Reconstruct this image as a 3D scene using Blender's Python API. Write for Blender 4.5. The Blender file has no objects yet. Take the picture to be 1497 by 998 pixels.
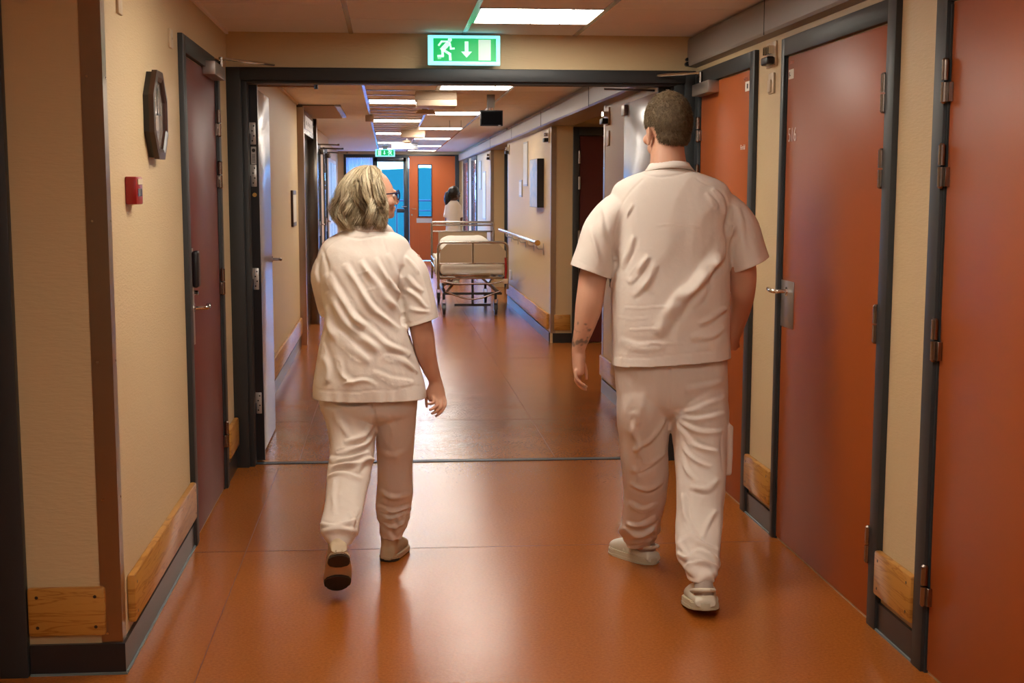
import bpy, bmesh, math, random
import numpy as np
from mathutils import Vector, Matrix, noise
C = bpy.context.scene.collection
S = bpy.context.scene
PI = math.pi
random.seed(7)

# ------------------------------------------------------------------ camera
# focal length 2110 px on a 1497 px wide frame, eye height 1.53 m
RM = Matrix(((0.99620616, 0.01006202, -0.08644097), (-0.08700726, 0.13500159, -0.98701789), (0.00173827, 0.99079429, 0.13536489)))
FPX, PX, PY, EYE = 2110.0, 753.0, 567.0, 1.53
cam_d = bpy.data.cameras.new('camera'); cam = bpy.data.objects.new('camera', cam_d); C.objects.link(cam)
cam.matrix_world = Matrix.Translation((0, 0, EYE)) @ RM.to_4x4()
cam_d.sensor_width = 36.0; cam_d.lens = 36.0 * FPX / 1497
cam_d.shift_x = -(PX - 748.5) / 1497; cam_d.shift_y = (PY - 499) / 1497
cam_d.clip_end = 500; cam_d.clip_start = 0.05
S.camera = cam
S.view_settings.view_transform = 'Standard'; S.view_settings.look = 'None'
S.view_settings.gamma = 1.0; S.view_settings.use_curve_mapping = False
S.view_settings.exposure = 0.0
S.cycles.max_bounces = 8; S.cycles.diffuse_bounces = 4; S.cycles.glossy_bounces = 4
S.cycles.sample_clamp_indirect = 6.0; S.cycles.use_denoising = True

# ------------------------------------------------------------------ daylight
w = bpy.data.worlds.new('sky'); S.world = w; w.use_nodes = True
nt = w.node_tree; nt.nodes.clear()
wo = nt.nodes.new('ShaderNodeOutputWorld'); bg = nt.nodes.new('ShaderNodeBackground')
tc = nt.nodes.new('ShaderNodeTexCoord'); sp = nt.nodes.new('ShaderNodeSeparateXYZ'); rp = nt.nodes.new('ShaderNodeValToRGB')
nt.links.new(tc.outputs['Generated'], sp.inputs[0]); nt.links.new(sp.outputs['Z'], rp.inputs['Fac'])
rp.color_ramp.elements[0].position = 0.0; rp.color_ramp.elements[0].color = (0.17, 0.46, 1.0, 1)
rp.color_ramp.elements[1].position = 0.45; rp.color_ramp.elements[1].color = (0.12, 0.32, 1.0, 1)
nt.links.new(rp.outputs[0], bg.inputs[0]); bg.inputs[1].default_value = 15.0
nt.links.new(bg.outputs[0], wo.inputs[0])

# ------------------------------------------------------------------ lamp strengths
PANEL = 24.0          # emission of the square ceiling light panels
WARM = (1.0, 0.92, 0.80)

# ------------------------------------------------------------------ helpers
def px(x, y, Y):
    """point on the plane at distance Y along the corridor that photograph point x, y shows"""
    d = RM @ Vector(((x - PX) / FPX, -(y - PY) / FPX, -1.0)); t = Y / d.y
    return Vector((d.x * t, Y, d.z * t + EYE))

MATS = {}
def mat(name, col, rough=0.5, metal=0.0, emit=None, estr=0.0, bump=None, spec=0.5, coat=0.0, var=None, alpha=None, trans=0.0, sss=0.0):
    """bump = (scale xyz, strength, distance); var = (scale xyz, second colour, low, high)"""
    if name in MATS: return MATS[name]
    m = bpy.data.materials.new(name); m.use_nodes = True; n = m.node_tree; b = n.nodes['Principled BSDF']
    b.inputs['Base Color'].default_value = (*col, 1); b.inputs['Roughness'].default_value = rough
    b.inputs['Metallic'].default_value = metal; b.inputs['Specular IOR Level'].default_value = spec
    b.inputs['Coat Weight'].default_value = coat; b.inputs['Transmission Weight'].default_value = trans
    if sss: b.inputs['Subsurface Weight'].default_value = sss; b.inputs['Subsurface Scale'].default_value = 0.01
    if emit: b.inputs['Emission Color'].default_value = (*emit, 1); b.inputs['Emission Strength'].default_value = estr
    if bump or var:
        t = n.nodes.new('ShaderNodeTexCoord')
    if var:
        mp = n.nodes.new('ShaderNodeMapping'); mp.inputs['Scale'].default_value = var[0]
        nz = n.nodes.new('ShaderNodeTexNoise'); nz.inputs['Scale'].default_value = 1; nz.inputs['Detail'].default_value = 6
        cr = n.nodes.new('ShaderNodeValToRGB'); cr.color_ramp.elements[0].position = var[2]; cr.color_ramp.elements[1].position = var[3]
        cr.color_ramp.elements[0].color = (*col, 1); cr.color_ramp.elements[1].color = (*var[1], 1)
        n.links.new(t.outputs['Object'], mp.inputs[0]); n.links.new(mp.outputs[0], nz.inputs[0])
        n.links.new(nz.outputs['Fac'], cr.inputs[0]); n.links.new(cr.outputs[0], b.inputs['Base Color'])
    if bump:
        mp = n.nodes.new('ShaderNodeMapping'); mp.inputs['Scale'].default_value = bump[0]
        nz = n.nodes.new('ShaderNodeTexNoise'); nz.inputs['Scale'].default_value = 1; nz.inputs['Detail'].default_value = 4
        bp = n.nodes.new('ShaderNodeBump'); bp.inputs['Strength'].default_value = bump[1]; bp.inputs['Distance'].default_value = bump[2]
        n.links.new(t.outputs['Object'], mp.inputs[0]); n.links.new(mp.outputs[0], nz.inputs[0])
        n.links.new(nz.outputs['Fac'], bp.inputs['Height']); n.links.new(bp.outputs[0], b.inputs['Normal'])
    MATS[name] = m
    return m

M_WALL = mat('wall_fabric_cream', (0.63, 0.475, 0.265), 0.48, bump=((30, 30, 160), 0.35, 0.004), spec=0.45)
M_CEIL = mat('ceiling_tile_white', (0.88, 0.85, 0.83), 0.7, bump=((60, 60, 60), 0.15, 0.002))
M_VOID = mat('plenum_dark', (0.10, 0.08, 0.07), 0.9)
M_FRAME = mat('door_frame_grey', (0.024, 0.028, 0.030), 0.48, spec=0.5)
M_BLACK = mat('black_paint', (0.008, 0.008, 0.010), 0.4)
M_SKIRT = mat('black_skirting', (0.018, 0.018, 0.020), 0.30)
M_DOOR = mat('orange_laminate', (0.36, 0.080, 0.014), 0.42, bump=((40, 40, 6), 0.04, 0.001), spec=0.35)
M_DOORP = mat('dark_red_laminate', (0.16, 0.035, 0.033), 0.40, bump=((40, 40, 4), 0.05, 0.001))
M_DOORD = mat('deep_red_laminate', (0.10, 0.012, 0.008), 0.45)
M_LEAF = mat('fire_door_grey', (0.42, 0.42, 0.45), 0.22, spec=0.9)
M_STEEL = mat('brushed_steel', (0.44, 0.36, 0.28), 0.30, metal=1.0, bump=((220, 220, 2), 0.06, 0.001))
M_CHROME = mat('chrome', (0.75, 0.72, 0.68), 0.12, metal=1.0)
M_HINGE = mat('hinge_steel', (0.30, 0.25, 0.22), 0.25, metal=1.0)
M_ALU = mat('anodised_aluminium', (0.50, 0.48, 0.46), 0.35, metal=0.9)
M_TRUNK = mat('grey_trunking', (0.27, 0.245, 0.215), 0.42)
M_PLASTIC = mat('cream_plastic', (0.62, 0.50, 0.34), 0.4)
M_BEIGE = mat('beige_plastic', (0.55, 0.42, 0.30), 0.45)
M_WHITEP = mat('white_plastic', (0.8, 0.78, 0.74), 0.4)
M_RED = mat('alarm_red', (0.30, 0.006, 0.008), 0.3)
M_GLASS = mat('dark_glass', (0.03, 0.035, 0.04), 0.05, spec=0.8)
M_WOODF = mat('dark_wood', (0.040, 0.014, 0.008), 0.3)
M_TEXT = mat('white_lettering', (0.85, 0.72, 0.66), 0.5)
M_PRINT = mat('black_print', (0.02, 0.02, 0.02), 0.5)
M_PAPER = mat('paper_label', (0.75, 0.70, 0.60), 0.5)
M_SCREW = mat('screw_dark', (0.05, 0.03, 0.02), 0.4, metal=0.5)

def wood_mat():
    m = mat('lacquered_pine', (0.46, 0.22, 0.04), 0.42, spec=0.3, coat=0.4); m.node_tree.nodes['Principled BSDF'].inputs['Coat Roughness'].default_value = 0.16; n = m.node_tree; b = n.nodes['Principled BSDF']
    t = n.nodes.new('ShaderNodeTexCoord'); mp = n.nodes.new('ShaderNodeMapping'); mp.inputs['Scale'].default_value = (1.1, 1.1, 16)
    nz = n.nodes.new('ShaderNodeTexNoise'); nz.inputs['Scale'].default_value = 2.2; nz.inputs['Detail'].default_value = 8; nz.inputs['Distortion'].default_value = 1.2
    wv = n.nodes.new('ShaderNodeMath'); wv.operation = 'MULTIPLY'; wv.inputs[1].default_value = 9
    fr = n.nodes.new('ShaderNodeMath'); fr.operation = 'PINGPONG'; fr.inputs[1].default_value = 1.0
    cr = n.nodes.new('ShaderNodeValToRGB'); cr.color_ramp.elements[0].color = (0.34, 0.13, 0.018, 1); cr.color_ramp.elements[1].color = (0.50, 0.235, 0.045, 1)
    cr.color_ramp.elements[1].position = 0.45
    n.links.new(t.outputs['Object'], mp.inputs[0]); n.links.new(mp.outputs[0], nz.inputs[0]); n.links.new(nz.outputs['Fac'], wv.inputs[0])
    n.links.new(wv.outputs[0], fr.inputs[0]); n.links.new(fr.outputs[0], cr.inputs[0]); n.links.new(cr.outputs[0], b.inputs['Base Color'])
    return m
M_WOOD = wood_mat()

def floor_mat():
    m = mat('orange_linoleum', (0.40, 0.105, 0.022), 0.30, spec=0.32); n = m.node_tree; b = n.nodes['Principled BSDF']
    t = n.nodes.new('ShaderNodeTexCoord')
    nz = n.nodes.new('ShaderNodeTexNoise'); nz.inputs['Scale'].default_value = 90; nz.inputs['Detail'].default_value = 6; nz.inputs['Roughness'].default_value = 0.7
    n2 = n.nodes.new('ShaderNodeTexNoise'); n2.inputs['Scale'].default_value = 1.3; n2.inputs['Detail'].default_value = 3
    cr = n.nodes.new('ShaderNodeValToRGB'); cr.color_ramp.elements[0].position = 0.35; cr.color_ramp.elements[1].position = 0.65
    cr.color_ramp.elements[0].color = (0.31, 0.084, 0.012, 1); cr.color_ramp.elements[1].color = (0.42, 0.128, 0.022, 1)
    mx = n.nodes.new('ShaderNodeMix'); mx.data_type = 'RGBA'; mx.blend_type = 'MULTIPLY'; mx.inputs[0].default_value = 0.25
    c2 = n.nodes.new('ShaderNodeValToRGB'); c2.color_ramp.elements[0].color = (0.7, 0.7, 0.7, 1); c2.color_ramp.elements[0].position = 0.3; c2.color_ramp.elements[1].position = 0.7
    for nn in (nz, n2): n.links.new(t.outputs['Object'], nn.inputs[0])
    n.links.new(nz.outputs['Fac'], cr.inputs[0]); n.links.new(n2.outputs['Fac'], c2.inputs[0])
    n.links.new(cr.outputs[0], mx.inputs[6]); n.links.new(c2.outputs[0], mx.inputs[7]); n.links.new(mx.outputs[2], b.inputs['Base Color'])
    # worn gloss and an uneven surface
    mr = n.nodes.new('ShaderNodeMapRange'); mr.inputs[3].default_value = 0.18; mr.inputs[4].default_value = 0.27
    n.links.new(n2.outputs['Fac'], mr.inputs[0]); n.links.new(mr.outputs[0], b.inputs['Roughness'])
    n3 = n.nodes.new('ShaderNodeTexNoise'); n3.inputs['Scale'].default_value = 55; n3.inputs['Detail'].default_value = 3
    n.links.new(t.outputs['Object'], n3.inputs[0])
    bp = n.nodes.new('ShaderNodeBump'); bp.inputs['Strength'].default_value = 0.30; bp.inputs['Distance'].default_value = 0.0014
    n.links.new(n3.outputs['Fac'], bp.inputs['Height']); n.links.new(bp.outputs[0], b.inputs['Normal'])
    return m
M_FLOOR = floor_mat()

class B:
    """collects shapes, then links them as one mesh object"""
    def __init__(s): s.bm = bmesh.new()
    def box(s, x0, x1, y0, y1, z0, z1, bev=0.0, seg=2):
        g = bmesh.ops.create_cube(s.bm, size=1.0, matrix=Matrix.Translation(((x0+x1)/2, (y0+y1)/2, (z0+z1)/2)) @ Matrix.Diagonal((abs(x1-x0), abs(y1-y0), abs(z1-z0), 1)))
        if bev:
            es = list({e for v in g['verts'] for e in v.link_edges})
            bmesh.ops.bevel(s.bm, geom=es, offset=bev, segments=seg, affect='EDGES', profile=0.5)
        return s
    def cyl(s, p, q, r, r2=None, seg=16):
        p, q = Vector(p), Vector(q); d = q - p
        m = Matrix.Translation((p+q)/2) @ d.to_track_quat('Z', 'Y').to_matrix().to_4x4()
        bmesh.ops.create_cone(s.bm, cap_ends=True, segments=seg, radius1=r, radius2=r if r2 is None else r2, depth=d.length, matrix=m)
        return s
    def sph(s, c, r, seg=12):
        rr = r if hasattr(r, '__len__') else (r, r, r)
        bmesh.ops.create_uvsphere(s.bm, u_segments=seg, v_segments=max(6, seg//2), radius=1, matrix=Matrix.Translation(c) @ Matrix.Diagonal((*rr, 1)))
        return s
    def tube(s, pts, r, seg=10, closed=False):
        pts = [Vector(p) for p in pts]; n = len(pts); rings = []; up = None
        for i, p in enumerate(pts):
            a = pts[(i-1) % n] if (closed or i) else p; b_ = pts[(i+1) % n] if (closed or i < n-1) else p
            t = (b_ - a).normalized()
            if up is None: up = t.orthogonal().normalized()
            up = (up - t * up.dot(t)).normalized(); sd = t.cross(up)
            ri = r[i] if hasattr(r, '__len__') else r
            rings.append([s.bm.verts.new(p + (up*math.cos(2*PI*k/seg) + sd*math.sin(2*PI*k/seg))*ri) for k in range(seg)])
        for i in range(n if closed else n-1):
            a, b_ = rings[i], rings[(i+1) % n]
            for k in range(seg): s.bm.faces.new((a[k], a[(k+1) % seg], b_[(k+1) % seg], b_[k]))
        if not closed:
            s.bm.faces.new(rings[0][::-1]); s.bm.faces.new(rings[-1])
        return s
    def loft(s, rings, seg=20):
        """rings: (centre, half-axis u, half-axis v); closed body"""
        rs = []
        for c, u, v in rings:
            c, u, v = Vector(c), Vector(u), Vector(v)
            rs.append([s.bm.verts.new(c + u*math.cos(2*PI*k/seg) + v*math.sin(2*PI*k/seg)) for k in range(seg)])
        for a, b_ in zip(rs, rs[1:]):
            for k in range(seg): s.bm.faces.new((a[k], a[(k+1) % seg], b_[(k+1) % seg], b_[k]))
        s.bm.faces.new(rs[0][::-1]); s.bm.faces.new(rs[-1])
        return s
    def prism(s, poly, axis, a0, a1):
        """polygon of 2-D points extruded along axis 'x','y' or 'z'"""
        f = {'x': lambda p, a: (a, p[0], p[1]), 'y': lambda p, a: (p[0], a, p[1]), 'z': lambda p, a: (p[0], p[1], a)}[axis]
        v0 = [s.bm.verts.new(f(p, a0)) for p in poly]; v1 = [s.bm.verts.new(f(p, a1)) for p in poly]; n = len(poly)
        s.bm.faces.new(v0); s.bm.faces.new(v1[::-1])
        for k in range(n): s.bm.faces.new((v0[k], v1[k], v1[(k+1) % n], v0[(k+1) % n]))
        return s
    def link(s, name, m, parent=None, smooth=False):
        bmesh.ops.recalc_face_normals(s.bm, faces=s.bm.faces)
        me = bpy.data.meshes.new(name); s.bm.to_mesh(me); s.bm.free()
        return link_mesh(name, me, m, parent, smooth)

def world_loc(o):
    v = Vector((0, 0, 0))
    while o: v += o.location; o = o.parent
    return v
def link_mesh(name, me, m, parent=None, smooth=False):
    me.materials.clear(); me.materials.append(m)
    if parent is not None: me.transform(Matrix.Translation(-world_loc(parent)))
    if smooth:
        for p in me.polygons: p.use_smooth = True
        try: me.set_sharp_from_angle(angle=math.radians(38))
        except Exception: pass
    o = bpy.data.objects.new(name, me); C.objects.link(o)
    if parent is not None: o.parent = parent
    return o
def tag(o, label=None, cat=None, group=None, kind=None):
    if label: o['label'] = label
    if cat: o['category'] = cat
    if group: o['group'] = group
    if kind: o['kind'] = kind
    return o
def thing(name, loc, label, cat, group=None, kind=None):
    o = bpy.data.objects.new(name, None); o.empty_display_size = 0.1; C.objects.link(o); o.location = loc
    return tag(o, label, cat, group, kind)
def box(name, m, x0, x1, y0, y1, z0, z1, parent=None, bev=0.0, smooth=False):
    return B().box(x0, x1, y0, y1, z0, z1, bev).link(name, m, parent, smooth or bev > 0)
def text(body, size, m, mtx, parent, name='lettering', thin=0.0, depth=0.0006):
    cu = bpy.data.curves.new(name, 'FONT'); cu.body = body; cu.size = size; cu.extrude = depth; cu.offset = thin
    t = bpy.data.objects.new('tmp', cu); C.objects.link(t); dg = bpy.context.evaluated_depsgraph_get()
    me = bpy.data.meshes.new_from_object(t.evaluated_get(dg)); bpy.data.objects.remove(t)
    me.transform(mtx)
    return link_mesh(name, me, m, parent)
# text matrices: on the wall at the right (faces -x) reading away from +y to -y; on the wall facing the camera (faces -y)
def on_right(x, y, z): return Matrix.Translation((x, y, z)) @ Matrix(((0, 0, -1, 0), (-1, 0, 0, 0), (0, 1, 0, 0), (0, 0, 0, 1)))
def on_front(x, y, z): return Matrix.Translation((x, y, z)) @ Matrix(((1, 0, 0, 0), (0, 0, -1, 0), (0, 1, 0, 0), (0, 0, 0, 1)))

# ------------------------------------------------------------------ the setting
XL, XR, XF, YD, HC = -0.86, 1.71, 1.63, 8.05, 2.375     # left wall, right wall near, right wall far, fire door plane, ceiling
YE = 32.0
tag(box('floor', M_FLOOR, -6, 7, -4, YE, -0.1, 0.0), 'glossy orange linoleum floor running down the whole corridor', 'floor', kind='structure')
floor = bpy.data.objects['floor']
M_SEAM = mat('linoleum_seam', (0.16, 0.035, 0.012), 0.5)
for x, y0, y1 in ((-0.62, 4.2, 8.0), (-0.52, 8.2, 20), (0.95, 8.2, 32)):
    box('seam', M_SEAM, x-0.0015, x+0.0015, y0, y1, 0.0, 0.0006, floor)
for y in (6.1, 9.6, 13.2): box('seam', M_SEAM, XL+0.01, XF if y > 8 else XR-0.01, y-0.0012, y+0.0012, 0.0, 0.0006, floor)
tag(box('trim_1', M_FRAME, -0.76, 1.6, 8.09, 8.15, 0.0, 0.004), 'thin dark grey threshold strip across the floor under the fire doors', 'threshold', kind='structure')

# ceiling: dark plenum slab, T bars and lift-out tiles
ceil = tag(box('ceiling', M_VOID, -6, 7, -4, YE + 0.2, HC+0.035, HC+0.3), 'suspended ceiling of large pale tiles with narrow metal rails', 'ceiling', kind='structure')
M_TBAR = mat('t_bar', (0.55, 0.55, 0.56), 0.22, metal=0.7)
LIGHTS_B = [-1.0, 3.0, 7.2, 12.1, 16.2, 20.2, 24.1, 28.1, 31.2]   # y of the panels in the column between x .42 and 1.03
LIGHTS_A = [1.0, 5.1, 14.15, 18.0, 22.0, 26.3, 30.0]                   # and in the column between x -.19 and .42; first two added unseen, to light the figures
cols = [(None, -0.19), (-0.19, 0.42), (0.42, 1.03), (1.03, None)]
pitch = 0.62
def grid_y(y, y0): return y0 + pitch*round((y - y0)/pitch)
taken = []
for ci, ls, y0 in ((2, LIGHTS_B, 8.06), (1, LIGHTS_A, 8.06)):
    for y in ls: taken.append((ci, y))
tile_mesh = {}
def tile(x0, x1, y0, y1):
    g = 0.004; k = (round(x1-x0, 3), round(y1-y0, 3))
    if k not in tile_mesh:
        b = B().box(0+g, x1-x0-g, g, y1-y0-g, 0, 0.018, 0.004, 1)
        me = bpy.data.meshes.new('ceiling_tile'); bmesh.ops.recalc_face_normals(b.bm, faces=b.bm.faces); b.bm.to_mesh(me); b.bm.free(); me.materials.append(M_CEIL); tile_mesh[k] = me
    o = bpy.data.objects.new('ceiling_tile', tile_mesh[k]); C.objects.link(o); o.parent = ceil; o.location = (x0, y0, HC)
for ci, (a, b_) in enumerate(cols):
    for near in (True, False):
        x0 = a if a is not None else (XL if near else -0.88)
        x1 = b_ if b_ is not None else (XR - 0.01 if near else XF)
        if near: ys = (2.0, 8.06)
        else: ys = (8.16, YE)
        lt = sorted(y for c, y in taken if c == ci and ys[0] < y < ys[1])
        segs = []; y = ys[0]
        for l in lt + [None]:
            e = (l - 0.31) if l else ys[1]
            n = max(1, round((e - y)/pitch)); segs += [(y + (e-y)*k/n, y + (e-y)*(k+1)/n) for k in range(n)]
            if l: y = l + 0.31
        for s0, s1 in segs:
            if a is None and not near and s0 > 16.5: x0 = -0.97 if s0 < 24.2 else -1.08
            tile(x0, x1, s0, s1)
for x in (-0.19, 0.42, 1.03):
    box('t_bar', M_TBAR, x-0.012, x+0.012, 2.0, 8.06, HC-0.006, HC+0.012, ceil)
    box('t_bar', M_TBAR, x-0.012, x+0.012, 8.16, YE, HC-0.006, HC+0.012, ceil)
for k in range(38):
    y = 8.16 + pitch*k
    if not any(abs(y-l) < 0.3 for l in LIGHTS_A): box('cross_bar', M_TBAR, -0.178, 0.408, y-0.010, y+0.010, HC-0.007, HC+0.01, ceil)
box('ceiling_tile', M_CEIL, -6, XL, -4, 4.4, HC, HC+0.02, ceil); B().box(XL, XR, -4, -1.31, HC, HC+0.02).box(XL, XR, -0.69, 0.69, HC, HC+0.02).box(XL, XR, 1.31, 2.0, HC, HC+0.02).box(XL, 0.42, -1.31, -0.69, HC, HC+0.02).box(1.03, XR, -1.31, -0.69, HC, HC+0.02).box(XL, -0.19, 0.69, 1.31, HC, HC+0.02).box(0.42, XR, 0.69, 1.31, HC, HC+0.02).link('ceiling_panel', M_CEIL, ceil)
box('ceiling_tile', M_CEIL, XF, 3.2, 10.9, 14.6, HC, HC+0.02, ceil); box('ceiling_tile', M_CEIL, XF, 3.2, 19.6, 23.1, HC, HC+0.02, ceil)

M_EM = mat('light_diffuser', (0.9, 0.9, 0.88), 0.5, emit=WARM, estr=PANEL)
def light_panel(x0, y0, label, ln=0.62, split=True):
    t = thing('ceiling_light', (x0, y0, HC), label, 'ceiling light', 'square light panels set in the ceiling')
    W = 0.60; a, b_ = x0+0.005, x0+0.605
    f = B()
    for q in ((a, b_, y0, y0+0.014), (a, b_, y0+ln-0.014, y0+ln), (a, a+0.014, y0, y0+ln), (b_-0.014, b_, y0, y0+ln)): f.box(*q, HC-0.003, HC+0.012)
    f.link('light_frame', M_TBAR, t)
    cuts = [a+0.014, a+0.30, a+0.45, b_-0.014] if split else [a+0.014, b_-0.014]
    for c0, c1 in zip(cuts, cuts[1:]): box('diffuser', M_EM, c0+0.003, c1-0.003, y0+0.014, y0+ln-0.014, HC+0.002, HC+0.012, t)
    if split:
        d = B()
        for c in cuts[1:-1]: d.box(c-0.003, c+0.003, y0+0.014, y0+ln-0.014, HC-0.004, HC+0.012)
        d.link('divider', M_ALU, t)
    return t
for i, y in enumerate(LIGHTS_B):
    lab = {0: 'square ceiling light behind the viewer out of the frame', 1: 'square ceiling light above the near corridor out of the frame', 2: 'bright square ceiling light in three panes, on this side of the fire doorway', 3: 'ceiling light just past the fire doorway, level with the lintel',
           4: 'pale turquoise ceiling light between the hanging stem fitting and the black screen'}.get(i, 'slim bright ceiling light, %s in the right-hand row past the black screen' % ['', '', '', '', '', 'first', 'second', 'third', 'last'][i])
    light_panel(0.42 + 0.005, y-0.31, lab, split=(i < 4))
for i, y in enumerate(LIGHTS_A):
    light_panel(-0.19 + 0.005, y-0.31, 'bright ceiling light beside the long rail, %s one in the left-hand row' % ['nearest', 'second', 'third', 'fourth', 'farthest'][i-2] if i > 1 else 'unseen ceiling light added to brighten the near corridor, %s' % ['over the viewer', 'over the near floor'][i], split=False)

def wall(name, x0, x1, y0, y1, z0, z1, label, m=None):
    return tag(box(name, m or M_WALL, x0, x1, y0, y1, z0, z1), label, 'wall', kind='structure')
ZW = HC + 0.03
wl = wall('wall_left', XL-0.25, XL, 4.75, YD, 0, ZW, 'cream textured wall with the octagonal wall piece and the red call point')
wall('wall_left_front', -4.5, XL, 4.55, 4.75, 0, ZW, 'short cream wall facing the camera beside the steel corner post')
wall('wall_left_rear', -3.9, -3.7, -4, 4.55, 0, ZW, 'cream wall of the side bay out of the frame')
wall('wall_rear', -4, 4, -4.2, -4, 0, ZW, 'cream wall closing the corridor behind the viewer')
wr = wall('wall_right', XR, XR+0.25, -4, YD, 0, ZW, 'cream textured wall between the orange doors')
wall('wall_doorway', XL-0.2, XR+0.2, YD, YD+0.12, 2.19, ZW, 'cream strip of wall above the fire doorway')
# far corridor
XA = -0.88
wall('wall_left_far', XA-0.25, XA, YD+0.17, 14.45, 0, ZW, 'cream wall behind the open fire door leaf')
wall('wall_left_middle', -1.3, -0.99, 14.45, 17.2, 0, ZW, 'wall around the steel lift portal')
wlb = wall('wall_left_back', -1.38, -0.97, 17.2, 24.3, 0, ZW, 'far left wall that holds the row of doors')
wall('wall_left_end', -1.38, -1.08, 30.6, YE, 0, ZW, 'last piece of the left wall before the end doors')
b = B(); b.box(-1.38, -1.08, 24.3, 30.6, 2.12, ZW); b.box(-1.38, -1.08, 24.3, 30.6, 0, 0.08); tag(b.link('wall_left_window', M_WALL), 'wall above and below the long side window', 'wall', kind='structure')
wrf = wall('wall_right_far', XF, XF+0.25, YD+0.17, 10.95, 0, ZW, 'cream wall behind the open right fire door leaf')
wrm = wall('wall_right_middle', XF, XF+0.25, 14.5, 19.8, 0, ZW, 'cream wall with handrail, black-edged picture and notices')
wrb = wall('wall_right_back', XF, XF+0.25, 23.1, YE, 0, ZW, 'far right wall beyond the second recess')
for nm, y0, y1, lb in (('wall_recess', 10.95, 14.5, 'nearer'), ('wall_recess_back', 19.8, 23.1, 'farther')):
    b = B(); b.box(XF+0.25, 3.2, y0-0.1, y0, 0, ZW); b.box(XF+0.25, 3.2, y1, y1+0.1, 0, ZW); b.box(3.2, 3.3, y0-0.1, y1+0.1, 0, ZW)
    tag(b.link(nm, M_WALL), 'cream side walls of the %s recess on the right' % lb, 'wall', kind='structure')
we = tag(B().box(-1.4, -0.93, YE, YE+0.2, 0, ZW).box(-0.93, 1.9, YE, YE+0.2, 2.30, ZW).box(1.56, 1.9, YE, YE+0.2, 0, 2.30).link('wall_end', M_WALL), 'end wall of the corridor around the glazed doors', 'wall', kind='structure')

# cable trunking along the right wall
t = thing('trim_2', (XR, 4, 2.2), 'wide grey cable trunking along the top of the wall above the numbered orange door', 'trunking', kind='structure')
B().prism([(XR, 2.205), (XR-0.045, 2.212), (XR-0.05, 2.225), (XR-0.05, 2.352), (XR-0.042, 2.366), (XR, 2.372)], 'y', -2, YD).link('trunking_body', M_TRUNK, t)
box('trunking_joint', M_FRAME, XR-0.052, XR-0.049, 6.4, 6.404, 2.212, 2.366, t)
t = thing('trim_3', (XF, 9, 2.2), 'long grey cable trunking reflecting daylight past the fire doorway', 'trunking', kind='structure')
B().prism([(XF, 2.165), (XF-0.075, 2.17), (XF-0.085, 2.185), (XF-0.085, 2.30), (XF-0.06, 2.325), (XF, 2.33)], 'y', YD+0.14, YE).box(XF-0.02, XF+0.2, 10.95, 14.5, 2.17, HC).box(XF-0.02, XF+0.2, 19.8, 23.1, 2.17, HC).link('trunking_body', M_TRUNK, t)
for y in (11.2, 14.7, 18.2, 22): box('trunking_joint', M_FRAME, XF-0.088, XF-0.084, y, y+0.006, 2.175, 2.32, t)
tag(box('trim_4', M_CEIL, XL, XL+0.014, 4.55, YD, HC-0.014, HC), 'thin ceiling edge moulding along the near left wall', 'moulding', kind='structure')
tag(box('trim_5', M_WALL, XA, XA+0.02, YD+0.14, 14.4, HC-0.022, HC), 'thin ceiling edge moulding along the far left wall', 'moulding', kind='structure')

# baseboards (black) with the pale sealing strip
M_SEAL = mat('skirting_seal', (0.16, 0.20, 0.20), 0.35)
def skirt(name, x0, x1, y0, y1, label, sx=0, sy=0):
    o = tag(box(name, M_SKIRT, x0, x1, y0, y1, 0, 0.10), label, 'baseboard', kind='structure')
    if sx: box('seal_strip', M_SEAL, min(x0, x0+sx), max(x0, x0+sx)+0.003, y0, y1, 0, 0.006, o)
skirt('baseboard_left', XL, XL+0.012, 4.55, 6.20, 'black skirting below the long wooden bumper rail')
box('seal_strip', M_SEAL, XL+0.012, XL+0.018, 4.545, 6.2, 0, 0.007, bpy.data.objects['baseboard_left'])
skirt('baseboard_left_front', -1.145, XL+0.012, 4.535, 4.55, 'black skirting under the square wooden bumper board')
box('seal_strip', M_SEAL, -1.145, XL+0.018, 4.529, 4.535, 0, 0.007, bpy.data.objects['baseboard_left_front'])
skirt('baseboard_left_end', XL, XL+0.012, 7.55, 8.03, 'short black skirting between the dark red door and the fire doorway')
skirt('baseboard_right', XR-0.012, XR, 4.43, 4.80, 'short black skirting between the two orange doors nearest the viewer')
skirt('baseboard_right_end', XR-0.012, XR, 6.21, 6.68, 'short black skirting between the numbered door and the storeroom door')
for nm in ('baseboard_right', 'baseboard_right_end'):
    o = bpy.data.objects[nm]; y0, y1 = (4.43, 4.80) if nm == 'baseboard_right' else (6.21, 6.68)
    box('seal_strip', M_SEAL, XR-0.018, XR-0.012, y0, y1, 0, 0.007, o)
skirt('baseboard_left_far', XA, XA+0.012, 8.2, 14.4, 'black skirting along the wall behind the open fire door')
skirt('baseboard_right_far', XF-0.012, XF, 8.2, 10.9, 'grey skirting behind the man beyond the fire doorway')
skirt('baseboard_right_middle', XF-0.012, XF, 14.55, 19.75, 'skirting reflecting blue daylight under the handrail wall')
skirt('baseboard_recess', XF+0.02, 1.9, 14.485, 14.5, 'black skirting of the recess wall beside the dark red door')

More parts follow.
